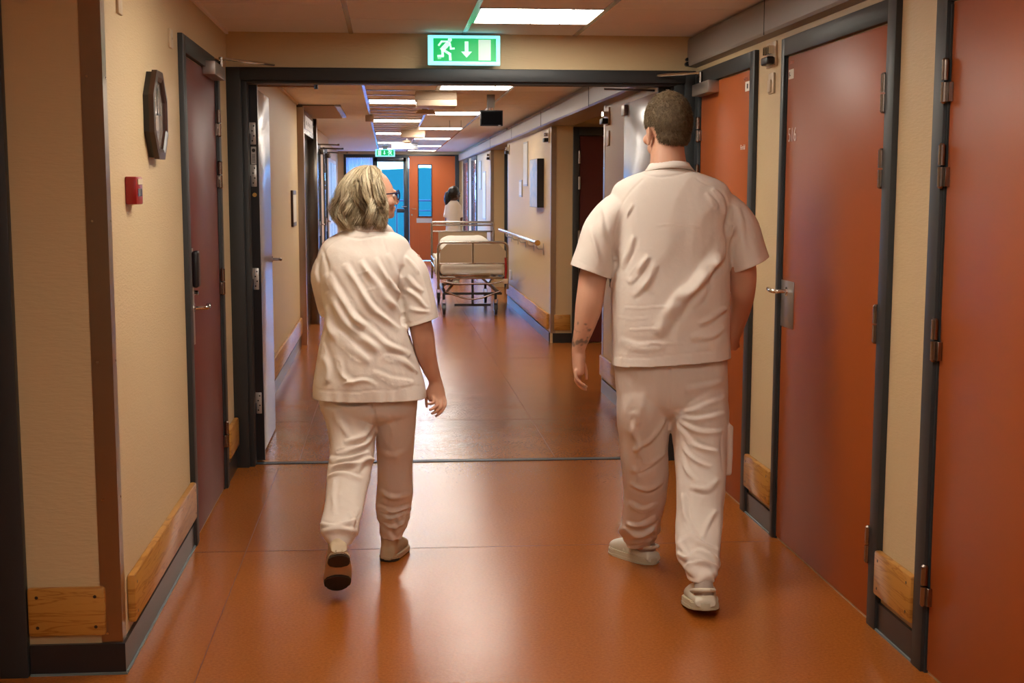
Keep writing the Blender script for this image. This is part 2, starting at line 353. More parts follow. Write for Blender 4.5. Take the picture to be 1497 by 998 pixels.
# wooden bumper boards
def bumper(x0, x1, y0, y1, face, label, z0=0.13, z1=0.288, screws=True):
    """face: 'x+', 'x-' or 'y-' = the way the board looks"""
    t = thing('bumper_board', ((x0+x1)/2, (y0+y1)/2, z0), label, 'bumper board', 'wooden bumper boards low on the walls')
    box('board', M_WOOD, x0, x1, y0, y1, z0, z1, t, bev=0.009)
    if screws:
        s = []
        for z in (z0+0.03, z1-0.03):
            if face == 'y-': s += [((x, y0-0.0005, z), (x, y0+0.01, z)) for x in (x0+0.03, x1-0.03)]
            elif face == 'x+': s += [((x1+0.0005, y, z), (x1-0.01, y, z)) for y in (y0+0.04, y1-0.04)]
            else: s += [((x0-0.0005, y, z), (x0+0.01, y, z)) for y in (y0+0.04, y1-0.04)]
        for p, q in s: B().cyl(p, q, 0.0055, seg=12).link('screw', M_SCREW, t)
    return t
bumper(-1.145, -0.905, 4.525, 4.55, 'y-', 'square wooden bumper board with wavy grain beside the steel corner post')
bumper(XL, XL+0.028, 4.66, 6.19, 'x+', 'long wooden bumper board under the red call point')
bumper(XL, XL+0.028, 7.56, 7.98, 'x+', 'small wooden bumper board between dark red door and fire doorway')
bumper(XR-0.028, XR, 4.44, 4.80, 'x-', 'wooden bumper board between the numbered door and the nearest orange door')
bumper(XR-0.028, XR, 6.22, 6.675, 'x-', 'wooden bumper board between the storeroom door and the numbered door')
bumper(XA+0.002, XA+0.030, 10.3, 14.3, 'x+', 'long bumper board shining blue behind the open fire door', screws=False)
bumper(XF-0.028, XF, 9.9, 10.9, 'x-', 'bumper board partly hidden by the man, past the fire doorway', screws=False)
bumper(XF-0.030, XF-0.002, 14.62, 19.7, 'x-', 'long bumper board shining blue below the handrail', screws=False)
bumper(XF+0.035, 1.83, 14.475, 14.5, 'y-', 'small bumper board in the dim recess beside the dark red door', screws=False)

# steel corner posts
def corner(x, y, sx, sy, z0, z1, w1, w2, label, m=None):
    """covers the two faces of an outside corner at x, y; the faces run to x+sx*w1 and y+sy*w2"""
    t = thing('corner_guard', (x, y, z0), label, 'corner guard', 'steel corner guards')
    p = 0.003
    poly = [(x - sx*p, y - sy*p), (x + sx*w1, y - sy*p), (x + sx*w1, y), (x, y), (x, y + sy*w2), (x - sx*p, y + sy*w2)]
    B().prism(poly, 'z', z0, z1).link('steel_angle', m or M_STEEL, t)
    for k in range(6):
        z = z0 + 0.03 + k*(z1-z0-0.1)/5
        B().cyl((x + sx*(w1-0.018), y - sy*(p+0.001), z), (x + sx*(w1-0.018), y, z), 0.004, seg=10).link('screw', M_CHROME, t)
        B().cyl((x - sx*(p+0.001), y + sy*(w2-0.018), z), (x, y + sy*(w2-0.018), z), 0.004, seg=10).link('screw', M_CHROME, t)
    return t
corner(XL, 4.55, -1, 1, 0.10, ZW-0.03, 0.062, 0.062, 'tall brown-reflecting steel corner post beside the square bumper board')
corner(XF, 14.5, 1, 1, 0.10, 2.165, 0.05, 0.06, 'steel corner guard at the near end of the handrail wall')
corner(XF, 10.95, 1, -1, 0.10, 2.165, 0.05, 0.06, 'steel corner guard behind the man at the nearer recess')
corner(XF, 19.8, 1, -1, 0.10, 2.165, 0.05, 0.06, 'steel corner guard at the far end of the handrail wall')
corner(XF, 23.1, 1, 1, 0.10, 2.165, 0.05, 0.06, 'steel corner guard of the farther recess')

# ------------------------------------------------------------------ doors in the side walls
def hinge(x, y, z, sx, parent, ln=0.125, sy=1):
    """lift-off hinge whose knuckle stands out of the wall; sx = direction out of the wall"""
    h = B()
    h.cyl((x + sx*0.012, y, z), (x + sx*0.012, y, z + ln/2 - 0.004), 0.0115, seg=14)
    h.cyl((x + sx*0.012, y, z + ln/2 + 0.002), (x + sx*0.012, y, z + ln), 0.0115, seg=14)
    h.cyl((x + sx*0.012, y, z + ln), (x + sx*0.012, y, z + ln + 0.006), 0.0115, 0.006, seg=14)
    h.cyl((x + sx*0.012, y, z - 0.006), (x + sx*0.012, y, z), 0.006, 0.0115, seg=14)
    h.box(x - sx*0.004, x + sx*0.010, y, y + sy*0.030, z, z + ln/2 - 0.004, 0.001, 1)
    h.box(x - sx*0.004, x + sx*0.010, y - sy*0.030, y, z + ln/2 + 0.002, z + ln, 0.001, 1)
    return h.link('hinge', M_HINGE, parent, smooth=True)

def side_door(n, xw, sx, y0, y1, m, label, hinge_at, hinges=(1.80, 1.545, 1.01, 0.225), zt=2.175, fw=0.085, fw1=None, detail=True, mh=None):
    """door in a wall along the corridor: xw wall face, sx = +1 faces +x, frame from y0 to y1"""
    t = thing('door_%d' % n, (xw, (y0+y1)/2, 0), label, 'door', kind='structure')
    a, b_ = sorted((xw - sx*0.05, xw + sx*0.022))
    f1 = fw1 or fw
    f = B(); f.box(a, b_, y0, y0+fw, 0, zt, 0.004); f.box(a, b_, y1-f1, y1, 0, zt, 0.004); f.box(a, b_, y0+fw-0.001, y1-f1+0.001, zt-fw+0.01, zt, 0.004)
    a2, b2 = sorted((xw - sx*0.05, xw + sx*0.010))
    for q in ((y0+fw, y0+fw+0.012), (y1-f1-0.012, y1-f1)): f.box(a2, b2, *q, 0, zt-fw)
    f.link('door_frame', M_FRAME, t, smooth=True)
    a, b_ = sorted((xw - sx*0.045, xw - sx*0.0))
    g = fw + 0.012 + 0.004; g1 = f1 + 0.016
    box('gap', M_BLACK, xw - sx*0.049, xw - sx*0.03, y0+fw, y1-f1, 0, zt-fw+0.01, t)
    box('door_leaf', m, xw - sx*0.030, xw + sx*0.006, y0+g, y1-g1, 0.012, zt-fw+0.004, t, bev=0.002)
    if detail:
        yh, s = (y0+g-0.008, 1) if hinge_at == 'near' else (y1-g1+0.008, -1)
        for z in hinges: hinge(xw + sx*0.010, yh, z, sx, t, sy=s)
    return t
def lever(x, y, z, sx, dy, parent, plate=True, pw=0.055, pz=(-0.16, 0.045)):
    if plate:
        box('handle_plate', M_ALU, x, x + sx*0.004, y-pw/2, y+pw/2, z+pz[0], z+pz[1], parent, bev=0.0015)
    h = B(); h.tube([(x, y, z), (x+sx*0.045, y, z), (x+sx*0.058, y+dy*0.012, z), (x+sx*0.060, y+dy*0.06, z), (x+sx*0.056, y+dy*0.118, z+0.004), (x+sx*0.048, y+dy*0.128, z+0.004)], [0.010, 0.009, 0.0095, 0.0095, 0.0085, 0.007], 12)
    h.cyl((x, y, z), (x+sx*0.008, y, z), 0.020, seg=20)
    return h.link('door_handle', M_CHROME, parent, smooth=True)
def closer(x, y0, y1, z, sx, ya, zarm, parent, arm_to):
    c = thing('door_closer', (x, y0, z), None, None); c.parent = parent; c.location = Vector((x, y0, z)) - parent.location
    B().box(min(x, x+sx*0.06), max(x, x+sx*0.06), y0, y1, z, z+0.062, 0.004).link('closer_body', M_ALU, c, smooth=True)
    B().cyl((x+sx*0.03, ya, z+0.062), (x+sx*0.03, ya, zarm+0.012), 0.010, seg=12).link('pivot', M_HINGE, c, smooth=True)
    B().tube([(x+sx*0.03, ya, zarm+0.006), arm_to], 0.007, 8).tube([(x+sx*0.03, ya, zarm-0.006), (x+sx*0.005, ya+0.2*(1 if y1 > ya else -1), zarm-0.006)], 0.005, 8).link('closer_arm', M_CHROME, c, smooth=True)

# dark red door on the left
d = side_door(1, XL, 1, 6.20, 7.52, M_DOORP, 'dark red door in a grey frame on the left with black card reader and closer', 'far')
lever(XL+0.006, 6.40, 1.02, 1, 1, d, plate=False)
box('handle_plate', M_ALU, XL+0.006, XL+0.012, 6.36, 6.41, 0.86, 1.28, d, bev=0.002)
B().box(XL+0.012, XL+0.040, 6.35, 6.43, 1.11, 1.27, 0.012, 3).link('card_reader', M_BLACK, d, smooth=True)
B().cyl((XL+0.01, 6.40, 1.085), (XL+0.03, 6.40, 1.085), 0.012).link('lock_cylinder', M_CHROME, d, smooth=True)
# numbered door, storeroom door, nearest door on the right
d = side_door(2, XR, -1, 4.79, 6.21, M_DOOR, 'orange door numbered 516 with long grey hinges in a grey frame', 'near', fw1=0.045)
lever(XR-0.006, 6.06, 1.105, -1, 1, d, pw=0.19, pz=(-0.155, 0.045))
text('516', 0.085, M_TEXT, on_right(XR-0.0075, 6.120, 1.738), d, thin=-0.0006)
box('paper_label', M_PAPER, XR-0.0075, XR-0.006, 6.06, 6.135, 2.00, 2.04, d)
text('F-', 0.030, M_PRINT, on_right(XR-0.0080, 6.128, 2.008), d, thin=0.0004)
text('206 10', 0.020, mat('faint_lettering', (0.5, 0.2, 0.14), 0.5), on_right(XR-0.0075, 6.115, 2.062), d, thin=-0.0002)
d = side_door(3, XR, -1, 6.67, 7.97, M_DOOR, 'storeroom door in dull red behind the man, with closer and small white lettering', 'far')
text('Förråd', 0.034, M_TEXT, on_right(XR-0.0075, 6.96, 1.728), d)
box('paper_label', M_PAPER, XR-0.0075, XR-0.006, 6.80, 6.89, 2.00, 2.045, d)
box('print', M_PRINT, XR-0.0080, XR-0.0075, 6.835, 6.86, 2.012, 2.034, d)
text('206 12', 0.022, mat('faint_lettering', (0.5, 0.2, 0.14), 0.5), on_right(XR-0.0075, 6.92, 2.052), d)
closer(XR-0.006, 7.45, 7.84, 2.035, -1, 7.76, 2.150, d, (1.48, 7.98, 2.158))
lever(XR-0.006, 6.82, 1.04, -1, 1, d)
d = side_door(4, XR, -1, 2.85, 4.43, M_DOOR, 'bright orange door cut off by the right edge of the picture', 'far')
d = side_door(5, XR, -1, 0.6, 1.9, M_DOOR, 'orange door beside the viewer out of the frame', 'far')
closer(XL+0.006, 6.95, 7.37, 2.065, 1, 7.45, 2.175, bpy.data.objects['door_1'], (-0.60, 7.96, 2.195))

# frame of the door at the very left edge (faces the camera)
t = thing('door_6', (-1.7, 4.55, 0), 'dark grey frame and red door cut off by the left edge of the picture', 'door', kind='structure')
B().box(-1.235, -1.147, 4.515, 4.56, 0, ZW-0.03, 0.004).link('door_frame', M_FRAME, t, smooth=True)
box('door_leaf', M_DOOR, -2.2, -1.245, 4.53, 4.56, 0.01, 2.1, t)
box('gap', M_BLACK, -1.2455, -1.23, 4.535, 4.56, 0, 2.1, t)
for z in (1.80, 1.545, 1.01, 0.225):
    h = B(); h.cyl((-1.243, 4.518, z), (-1.243, 4.518, z+0.058), 0.0115).cyl((-1.243, 4.518, z+0.064), (-1.243, 4.518, z+0.125), 0.0115); h.box(-1.275, -1.243, 4.522, 4.532, z, z+0.058); h.link('hinge', M_HINGE, t, smooth=True)

# ------------------------------------------------------------------ fire doorway
t = thing('door_7', ((XL+XR)/2, YD, 0), 'wide dark grey steel fire doorway with both leaves folded open', 'doorway', kind='structure')
f = B()
f.box(-0.862, -0.782, 8.00, 8.16, 0, 2.185, 0.003).box(1.640, 1.70, 8.00, 8.16, 0, 2.185, 0.003).box(-0.79, 1.645, 8.00, 8.16, 2.118, 2.185, 0.003)
f.box(-0.79, -0.755, 8.03, 8.16, 0, 2.125, 0.002).box(1.585, 1.645, 8.03, 8.16, 0, 2.125, 0.002).box(-0.76, 1.60, 8.03, 8.16, 2.105, 2.122, 0.002)
f.link('doorway_frame', M_FRAME, t, smooth=True)
# left leaf, folded against the wall; black hinge edge towards the viewer
M_EDGE = mat('leaf_edge_black', (0.006, 0.006, 0.008), 0.35)
box('door_leaf', M_LEAF, -0.785, -0.735, 8.20, 9.28, 0.012, 2.10, t, bev=0.002)
box('leaf_edge', M_EDGE, -0.765+0.0, -0.7105, 8.165, 8.20, 0.012, 2.105, t)
M_PLATE = mat('zinc_plate', (0.55, 0.53, 0.50), 0.3, metal=0.7)
for z in (1.78, 1.55, 0.98, 0.28):
    pl = B().box(-0.752, -0.722, 8.160, 8.166, z, z+0.12, 0.0025).box(-0.772, -0.75, 8.160, 8.166, z+0.06, z+0.12).link('hinge_plate', M_PLATE, t, smooth=True)
    dd = B()
    for k in range(4): dd.cyl((-0.737+(0.005 if k % 2 else -0.004), 8.159, z+0.02+0.027*k), (-0.737+(0.005 if k % 2 else -0.004), 8.161, z+0.02+0.027*k), 0.0045, seg=10)
    dd.link('screw', M_BLACK, pl)
lp = box('rating_plate', M_PLATE, -0.750, -0.722, 8.160, 8.166, 1.672, 1.768, t)
dd = B().cyl((-0.736, 8.158, 1.748), (-0.736, 8.161, 1.748), 0.010)
for k in range(6): dd.box(-0.745, -0.728, 8.158, 8.161, 1.682+0.008*k, 1.685+0.008*k)
dd.link('print', M_PRINT, lp)
B().cyl((-0.735, 8.155, 1.505), (-0.735, 8.166, 1.505), 0.012, seg=18).cyl((-0.735, 8.150, 1.505), (-0.735, 8.156, 1.505), 0.005).link('lock_pin', mat('brass', (0.7, 0.48, 0.16), 0.25, metal=1.0), t, smooth=True)
lever(-0.735, 9.22, 1.10, 1, -0.6, t, plate=False)
h_ = B().tube([(-0.73, 8.3, 2.108), (-0.40, 8.42, 2.115)], 0.006, 8).cyl((-0.40, 8.42, 2.10), (-0.40, 8.42, 2.125), 0.012).link('closer_arm', M_HINGE, t, smooth=True)
# right leaf
box('door_leaf', M_LEAF, 1.565, 1.615, 8.22, 9.62, 0.012, 2.10, t, bev=0.002)
box('leaf_edge', M_EDGE, 1.535, 1.60, 8.165, 8.22, 0.012, 2.105, t)
B().box(1.515, 1.60, 8.13, 8.165, 2.045, 2.105, 0.003).link('door_switch', M_BLACK, t, smooth=True)
box('switch_label', M_WHITEP, 1.556, 1.576, 8.127, 8.131, 2.082, 2.094, t)
B().box(1.545, 1.565, 9.5, 9.62, 2.02, 2.09, 0.004).link('door_magnet', M_ALU, t, smooth=True)
B().tube([(1.56, 8.5, 2.112), (1.25, 8.4, 2.112)], 0.006, 8).link('closer_arm', M_HINGE, t, smooth=True)

# ------------------------------------------------------------------ exit signs
M_GREEN = mat('exit_green', (0.0, 0.25, 0.07), 0.4, emit=(0.0, 0.42, 0.10), estr=1.0)
M_PICT = mat('exit_pictogram', (0.6, 0.9, 0.75), 0.4, emit=(0.50, 0.95, 0.75), estr=0.95)
M_PALE = mat('exit_door_field', (0.5, 0.6, 0.5), 0.4, emit=(0.48, 0.70, 0.58), estr=0.9)
M_RIM = mat('exit_rim', (0.5, 0.85, 0.9), 0.3, emit=(0.20, 0.78, 0.88), estr=1.25)
def seg2(b, p, q, wd, y):
    p, q = Vector(p), Vector(q); n = (q-p).normalized(); n = Vector((-n.y, n.x))*wd/2
    e = (q-p).normalized()*wd*0.25
    b.prism([tuple(p-n-e), tuple(p+n-e), tuple(q+n+e), tuple(q-n+e)], 'y', y, y-0.0015)
def exit_sign(x0, x1, z0, z1, y, label, flip=False, hang=False):
    t = thing('exit_sign', ((x0+x1)/2, y, z0), label, 'exit sign', 'green emergency exit signs')
    W, H = x1-x0, z1-z0
    box('housing', M_WHITEP, x0+0.01, x1-0.01, y+0.002, y+0.05, z0+0.01, z1-0.005, t, bev=0.004)
    f = B(); r = 0.075*W
    f.box(x0, x1, y-0.008, y+0.006, z0, z0+0.13*H, 0.003).box(x0, x1, y-0.008, y+0.006, z1-0.10*H, z1, 0.003).box(x0, x0+r, y-0.008, y+0.006, z0+0.1*H, z1-0.08*H, 0.003).box(x1-0.055*W, x1, y-0.008, y+0.006, z0+0.1*H, z1-0.08*H, 0.003)
    f.link('light_rim', M_RIM, t, smooth=True)
    box('sign_face', M_GREEN, x0+0.07*W, x1-0.05*W, y-0.002, y+0.004, z0+0.12*H, z1-0.09*H, t)
    # coordinates of the sign as fractions of its face, u to the right, v up
    def P(u, v):
        u = 1-u if flip else u
        return (x0 + u*W, z0 + v*H)
    b_ = B(); yy = y-0.003
    k = H*0.10
    seg2(b_, P(.285, .74), P(.20, .52), k*1.55, yy)                 # trunk
    seg2(b_, P(.27, .79), P(.19, .79), k*0.62, yy); seg2(b_, P(.19, .79), P(.15, .66), k*0.62, yy)      # rear arm
    seg2(b_, P(.30, .76), P(.32, .55), k*0.62, yy); seg2(b_, P(.31, .55), P(.365, .56), k*0.62, yy)      # front arm
    seg2(b_, P(.22, .50), P(.305, .37), k*0.85, yy); seg2(b_, P(.305, .38), P(.31, .18), k*0.85, yy)      # front leg
    seg2(b_, P(.20, .52), P(.205, .31), k*0.85, yy); seg2(b_, P(.21, .31), P(.14, .30), k*0.85, yy)        # rear leg
    c = P(.305, .85); b_.cyl((c[0], yy, c[1]), (c[0], yy-0.0015, c[1]), 0.068*H, seg=20)
    b_.link('running_figure', M_PICT, t)
    b_ = B(); b_.prism([P(.51, .80), P(.56, .80), P(.56, .46), P(.61, .46), P(.535, .26), P(.46, .46), P(.51, .46)], 'y', yy, yy-0.0015)
    b_.link('arrow', M_PICT, t)
    b_ = B(); b_.prism([P(.70, .17), P(.87, .17), P(.87, .86), P(.70, .86)], 'y', yy, yy-0.0015); b_.link('doorway_symbol', M_PALE, t)
    if not flip: text('EXIT', 0.010, M_PICT, on_front(P(.135, .20)[0], yy, P(.135, .205)[1]), t)
    if hang: box('hanger', M_ALU, (x0+x1)/2-0.05, (x0+x1)/2+0.05, y+0.01, y+0.03, z1-0.01, HC, t)
exit_sign(0.222, 0.612, 2.200, 2.358, 7.955, 'glowing green exit sign with running figure above the fire doorway')
exit_sign(-0.23, 0.14, 2.17, 2.31, 28.0, 'small far green exit sign hanging before the end doors', flip=True, hang=True)

# ------------------------------------------------------------------ things on the near walls
def octagon(cy, cz, ry, rz):
    k = 0.42
    return [(cy+ry*a, cz+rz*b_) for a, b_ in ((1, k), (k, 1), (-k, 1), (-1, k), (-1, -k), (-k, -1), (k, -1), (1, -k))]
t = thing('wall_clock', (XL, 5.45, 1.65), 'octagonal wall clock in a deep dark wooden case on the cream wall', 'clock')
o8 = octagon(5.45, 1.800, 0.165, 0.158); i8 = octagon(5.45, 1.800, 0.125, 0.120)
B().prism(octagon(5.45, 1.800, 0.160, 0.152), 'x', XL, XL+0.020).link('case', M_BLACK, t)
bb = B()
v = [[bb.bm.verts.new((x, *p)) for p in pl] for x, pl in ((XL+0.020, o8), (XL+0.038, o8), (XL+0.040, octagon(5.45, 1.800, 0.14, 0.134)), (XL+0.034, i8), (XL+0.021, i8))]
for i in range(5):
    a, c_ = v[i], v[(i+1) % 5]
    for k in range(8): bb.bm.faces.new((a[k], a[(k+1) % 8], c_[(k+1) % 8], c_[k]))
bb.link('rim', M_WOODF, t)
B().prism(i8, 'x', XL+0.020, XL+0.024).link('dial', mat('clock_dial', (0.55, 0.52, 0.46), 0.08, spec=0.9, coat=1.0), t)
B().box(XL+0.025, XL+0.027, 5.447, 5.453, 1.80, 1.90).box(XL+0.025, XL+0.027, 5.45, 5.52, 1.802, 1.808).link('clock_hand', M_BLACK, t)
t = thing('call_point', (XL, 4.94, 1.485), 'small red fire alarm call point box on the cream wall', 'fire alarm')
B().box(XL, XL+0.037, 4.88, 5.00, 1.483, 1.574, 0.004).link('alarm_case', M_RED, t, smooth=True)
box('break_glass', M_GLASS, XL+0.037, XL+0.039, 4.905, 4.975, 1.51, 1.535, t); B().box(XL+0.037, XL+0.041, 4.895, 4.985, 1.548, 1.566, 0.001).link('alarm_rim', M_PLASTIC, t)
for y, z0, z1, lb in ((4.86, 2.09, 2.20, 'flat cream cover plate high on the wall close to the steel corner post'), (5.98, 2.09, 2.165, 'flat cream cover plate beside the top of the dark red door')):
    t = thing('cover_plate', (XL, y, z0), lb, 'cover plate'); B().box(XL, XL+0.010, y-0.035, y+0.035, z0, z1, 0.003).link('plate', M_PLASTIC, t, smooth=True); B().cyl((XL+0.009, y, (z0+z1)/2), (XL+0.012, y, (z0+z1)/2), 0.004).link('screw', M_CHROME, t)
t = thing('door_alarm', (XR, 6.46, 2.08), 'small black sounder with silver fins high beside the numbered door', 'sounder')
B().box(XR-0.010, XR, 6.35, 6.51, 2.075, 2.185, 0.003).link('back_plate', M_PLASTIC, t, smooth=True)
B().box(XR-0.045, XR-0.010, 6.36, 6.47, 2.083, 2.118, 0.008, 3).link('sounder', M_BLACK, t, smooth=True)
for k in range(5): box('fin', M_CHROME, XR-0.035, XR-0.010, 6.365+0.025*k, 6.373+0.025*k, 2.13, 2.165, t)
t = thing('light_switch', (XR, 6.42, 1.965), 'small cream switch plate below the black sounder', 'switch')
B().box(XR-0.010, XR, 6.375, 6.46, 1.96, 2.05, 0.003).link('plate', M_PLASTIC, t, smooth=True); B().box(XR-0.018, XR-0.009, 6.40, 6.445, 1.965, 2.02, 0.004).link('rocker', M_PLASTIC, t, smooth=True)
t = thing('key_switch', (XR-0.03, 7.9, 2.25), 'tiny dark fitting on the wall corner above the storeroom door', 'switch')
B().cyl((1.655, 8.05, 2.225), (1.655, 8.02, 2.225), 0.012).cyl((1.655, 8.05, 2.25), (1.655, 8.025, 2.25), 0.009).link('knob', M_BLACK, t, smooth=True)

# ------------------------------------------------------------------ ceiling fittings past the doorway
t = thing('ceiling_box', (0.40, 12.3, HC), 'large two-tier beige box fixed to the ceiling past the fire doorway', 'ceiling fitting')
B().box(0.245, 0.60, 12.62, 13.0, 2.30, HC, 0.006).link('upper_tier', M_BEIGE, t, smooth=True); B().box(0.255, 0.595, 12.52, 12.95, 2.245, 2.298, 0.006).link('lower_tier', M_BEIGE, t, smooth=True)
t = thing('ceiling_camera', (0.335, 13.4, 2.2), 'tilted flat sensor hanging from the ceiling on a short stem', 'sensor')
B().cyl((0.345, 13.5, HC), (0.345, 13.5, 2.275), 0.015).cyl((0.345, 13.5, 2.372), (0.345, 13.5, 2.355), 0.05).sph((0.345, 13.5, 2.275), 0.028).link('stem', M_ALU, t, smooth=True)
B().prism([(0.255, 2.225), (0.29, 2.262), (0.42, 2.262), (0.445, 2.225)], 'y', 13.4, 13.6).link('sensor_head', M_BEIGE, t)
t = thing('screen', (0.93, 13.0, 2.1), 'black display screen hanging under the ceiling by a grey bracket', 'screen')
B().box(0.825, 1.025, 13.0, 13.06, 2.100, 2.237, 0.004).link('screen_case', M_BLACK, t, smooth=True)
box('display', mat('display_black', (0.004, 0.004, 0.005), 0.10, spec=0.15), 0.833, 1.017, 12.997, 13.0, 2.11, 2.228, t)
b = B().box(0.885, 0.955, 13.01, 13.05, 2.262, HC, 0.003)
for x in (0.895, 0.92, 0.945): b.box(x-0.004, x+0.004, 13.02, 13.04, 2.235, 2.265)
b.link('bracket', M_TRUNK, t, smooth=True)
box('maker_plate', M_ALU, 0.985, 1.005, 12.996, 12.998, 2.103, 2.107, t)
t = thing('junction_box', (-0.2, 16.6, 2.3), 'small beige box clipped to the long ceiling rail', 'ceiling fitting')
B().box(-0.245, -0.150, 16.6, 16.72, 2.300, 2.37, 0.008).link('cover', M_BEIGE, t, smooth=True)
t = thing('ceiling_box', (0.35, 20.5, HC), 'smaller beige box fixed to the ceiling in front of the far lights', 'ceiling fitting')
B().box(0.19, 0.53, 20.6, 20.9, 2.30, HC, 0.006).link('upper_tier', M_BEIGE, t, smooth=True); B().box(0.19, 0.52, 20.5, 20.9, 2.265, 2.298, 0.006).link('lower_tier', M_BEIGE, t, smooth=True)
t = thing('ceiling_camera', (0.3, 22.5, 2.24), 'far small sensor on a stem beyond the smaller beige box', 'sensor')
B().cyl((0.3, 22.5, HC), (0.3, 22.5, 2.28), 0.014).link('stem', M_ALU, t, smooth=True); B().sph((0.3, 22.5, 2.27), (0.07, 0.07, 0.028)).link('sensor_head', M_BEIGE, t, smooth=True)
t = thing('ceiling_box', (0.3, 26.5, HC), 'farthest flat pale box under the ceiling near the far exit sign', 'ceiling fitting')
B().box(0.08, 0.55, 26.4, 26.8, 2.27, HC, 0.006).link('cover', M_WHITEP, t, smooth=True)
t = thing('hanging_wires', (0.8, 17.6, 2.2), 'two thin dark wires hanging from the ceiling before the far lights', 'wires')
for x in (0.755, 0.895): B().cyl((x, 17.8, HC), (x, 17.8, 2.25), 0.0025, seg=6).link('wire', M_BLACK, t)
t = thing('air_vent', (-0.68, 15.9, HC), 'slatted metal air vent in the ceiling above the lift portal', 'air vent')
f = B()
for q in ((-0.90, -0.84, 14.72, 16.9), (-0.52, -0.46, 14.72, 16.9)): f.box(*q, HC-0.02, HC)
f.link('vent_frame', M_TBAR, t)
box('vent_gap_shade', M_VOID, -0.84, -0.52, 14.74, 16.88, HC-0.006, HC-0.001, t)  # dark sheet painted in for the shade between the slats
for k in range(7):
    y = 14.8 + 0.31*k; B().prism([(y, HC-0.010), (y+0.16, HC-0.034), (y+0.16, HC-0.028), (y, HC-0.004)], 'x', -0.85, -0.51).link('slat', M_BEIGE, t)

# ------------------------------------------------------------------ lift portal on the left
t = thing('lift_portal', (-0.9, 15.6, 0), 'dark steel lift portal standing out of the left wall beside the blue-lit doors', 'lift', kind=None)
M_DARKST = mat('dark_steel', (0.16, 0.14, 0.12), 0.22, metal=1.0)
box('front_post', M_STEEL, -0.985, -0.815, 14.45, 14.55, 0, 2.335, t, bev=0.003)
box('rear_post', M_DARKST, -0.985, -0.80, 16.75, 16.95, 0, 2.335, t, bev=0.003)
box('header', M_DARKST, -0.985, -0.83, 14.55, 16.75, 2.10, 2.335, t)
pn = box('indicator_panel', M_ALU, -0.83, -0.822, 14.9, 16.3, 2.15, 2.28, t)
b = B()
for k in range(4): b.cyl((-0.822, 15.1+0.3*k, 2.21), (-0.819, 15.1+0.3*k, 2.21), 0.022)
b.link('indicator_lamp', M_BLACK, pn)
for k in range(2): box('lift_door', M_DARKST, -0.95, -0.90, 14.56+1.1*k, 15.65+1.1*k, 0.01, 2.10, t)
for k in range(7): B().sph((-0.898, 15.9, 0.3+0.26*k), (0.006, 0.03, 0.02)).link('stud', M_CHROME, t, smooth=True)
t = thing('notice_board', (XA, 13.6, 1.2), 'narrow dark notice frame on the cream wall before the lift portal', 'notice')
B().box(XA, XA+0.02, 13.35, 13.85, 1.20, 1.53, 0.003).link('frame', M_WOODF, t, smooth=True); box('notice', M_PAPER, XA+0.02, XA+0.022, 13.39, 13.81, 1.24, 1.49, t)

# far left doors (closed, glossy) with hinges and closer arms
M_DOORG = mat('glossy_grey_door', (0.38, 0.37, 0.40), 0.14, coat=0.7)
for n, (y0, y1) in enumerate(((18.1, 19.2), (19.9, 21.0), (22.2, 23.3))):
    d = side_door(8+n, -0.97, 1, y0, y1, M_DOORG, 'far left glossy door, %s of three past the lift portal' % ['nearest', 'middle', 'farthest'][n], 'near')
    B().tube([(-0.94, y1-0.2, 2.12), (-0.64, y1+0.1, 2.12)], 0.010, 8).cyl((-0.64, y1+0.1, 2.11), (-0.64, y1+0.1, 2.135), 0.014).box(-0.96, -0.89, y1-0.5, y1-0.1, 2.03, 2.10, 0.004).link('closer_arm', M_DARKST, d, smooth=True)
    lever(-0.964, y1-0.2, 1.05, 1, -1, d)

# ------------------------------------------------------------------ right wall past the doorway
for n, y, lb in ((11, 14.5, 'nearer'), (12, 23.1, 'farther')):
    t = thing('door_%d' % n, (2.4, y, 0), 'very dark red door in a black frame at the back of the %s recess' % lb, 'door', kind='structure')
    f = B().box(1.845, 1.905, y-0.06, y, 0, 2.16, 0.003).box(2.75, 2.83, y-0.06, y, 0, 2.16, 0.003).box(1.90, 2.76, y-0.06, y, 2.075, 2.16, 0.003); f.link('door_frame', M_FRAME, t, smooth=True)
    box('door_leaf', M_DOORD, 1.915, 2.745, y-0.03, y, 0.01, 2.07, t)
    for z in (1.80, 1.545, 1.01): B().cyl((1.905, y-0.065, z), (1.905, y-0.065, z+0.125), 0.012).link('hinge', M_ALU, t, smooth=True)
    lever_y = B().tube([(2.68, y-0.03, 1.05), (2.68, y-0.08, 1.05), (2.58, y-0.085, 1.05)], 0.009, 10).link('door_handle', M_CHROME, t, smooth=True)
t = thing('handrail', (XF-0.06, 17.5, 0.95), 'rounded handrail with a wooden end on the right wall before the bed', 'handrail')
B().cyl((XF-0.075, 15.15, 0.99), (XF-0.075, 20.2, 0.99), 0.024, seg=20).link('rail', mat('pale_handrail', (0.62, 0.58, 0.50), 0.2, coat=0.6), t, smooth=True)
B().cyl((XF-0.075, 15.09, 0.99), (XF-0.075, 15.16, 0.99), 0.029, seg=20).link('end_cap', M_WOOD, t, smooth=True)
for y in (15.2, 16.2, 17.2, 18.2, 19.2):
    B().tube([(XF-0.075, y, 0.97), (XF-0.07, y, 0.935), (XF-0.05, y, 0.92), (XF-0.006, y, 0.92)], 0.007, 8).cyl((XF, y, 0.92), (XF-0.006, y, 0.92), 0.024).box(XF-0.006, XF, y-0.012, y+0.012, 0.86, 0.98).link('bracket', M_ALU, t, smooth=True)
def art_mat():
    m = mat('mottled_canvas', (0.5, 0.45, 0.4), 0.35, var=((6, 6, 14), (0.30, 0.36, 0.42), 0.4, 0.6)); return m
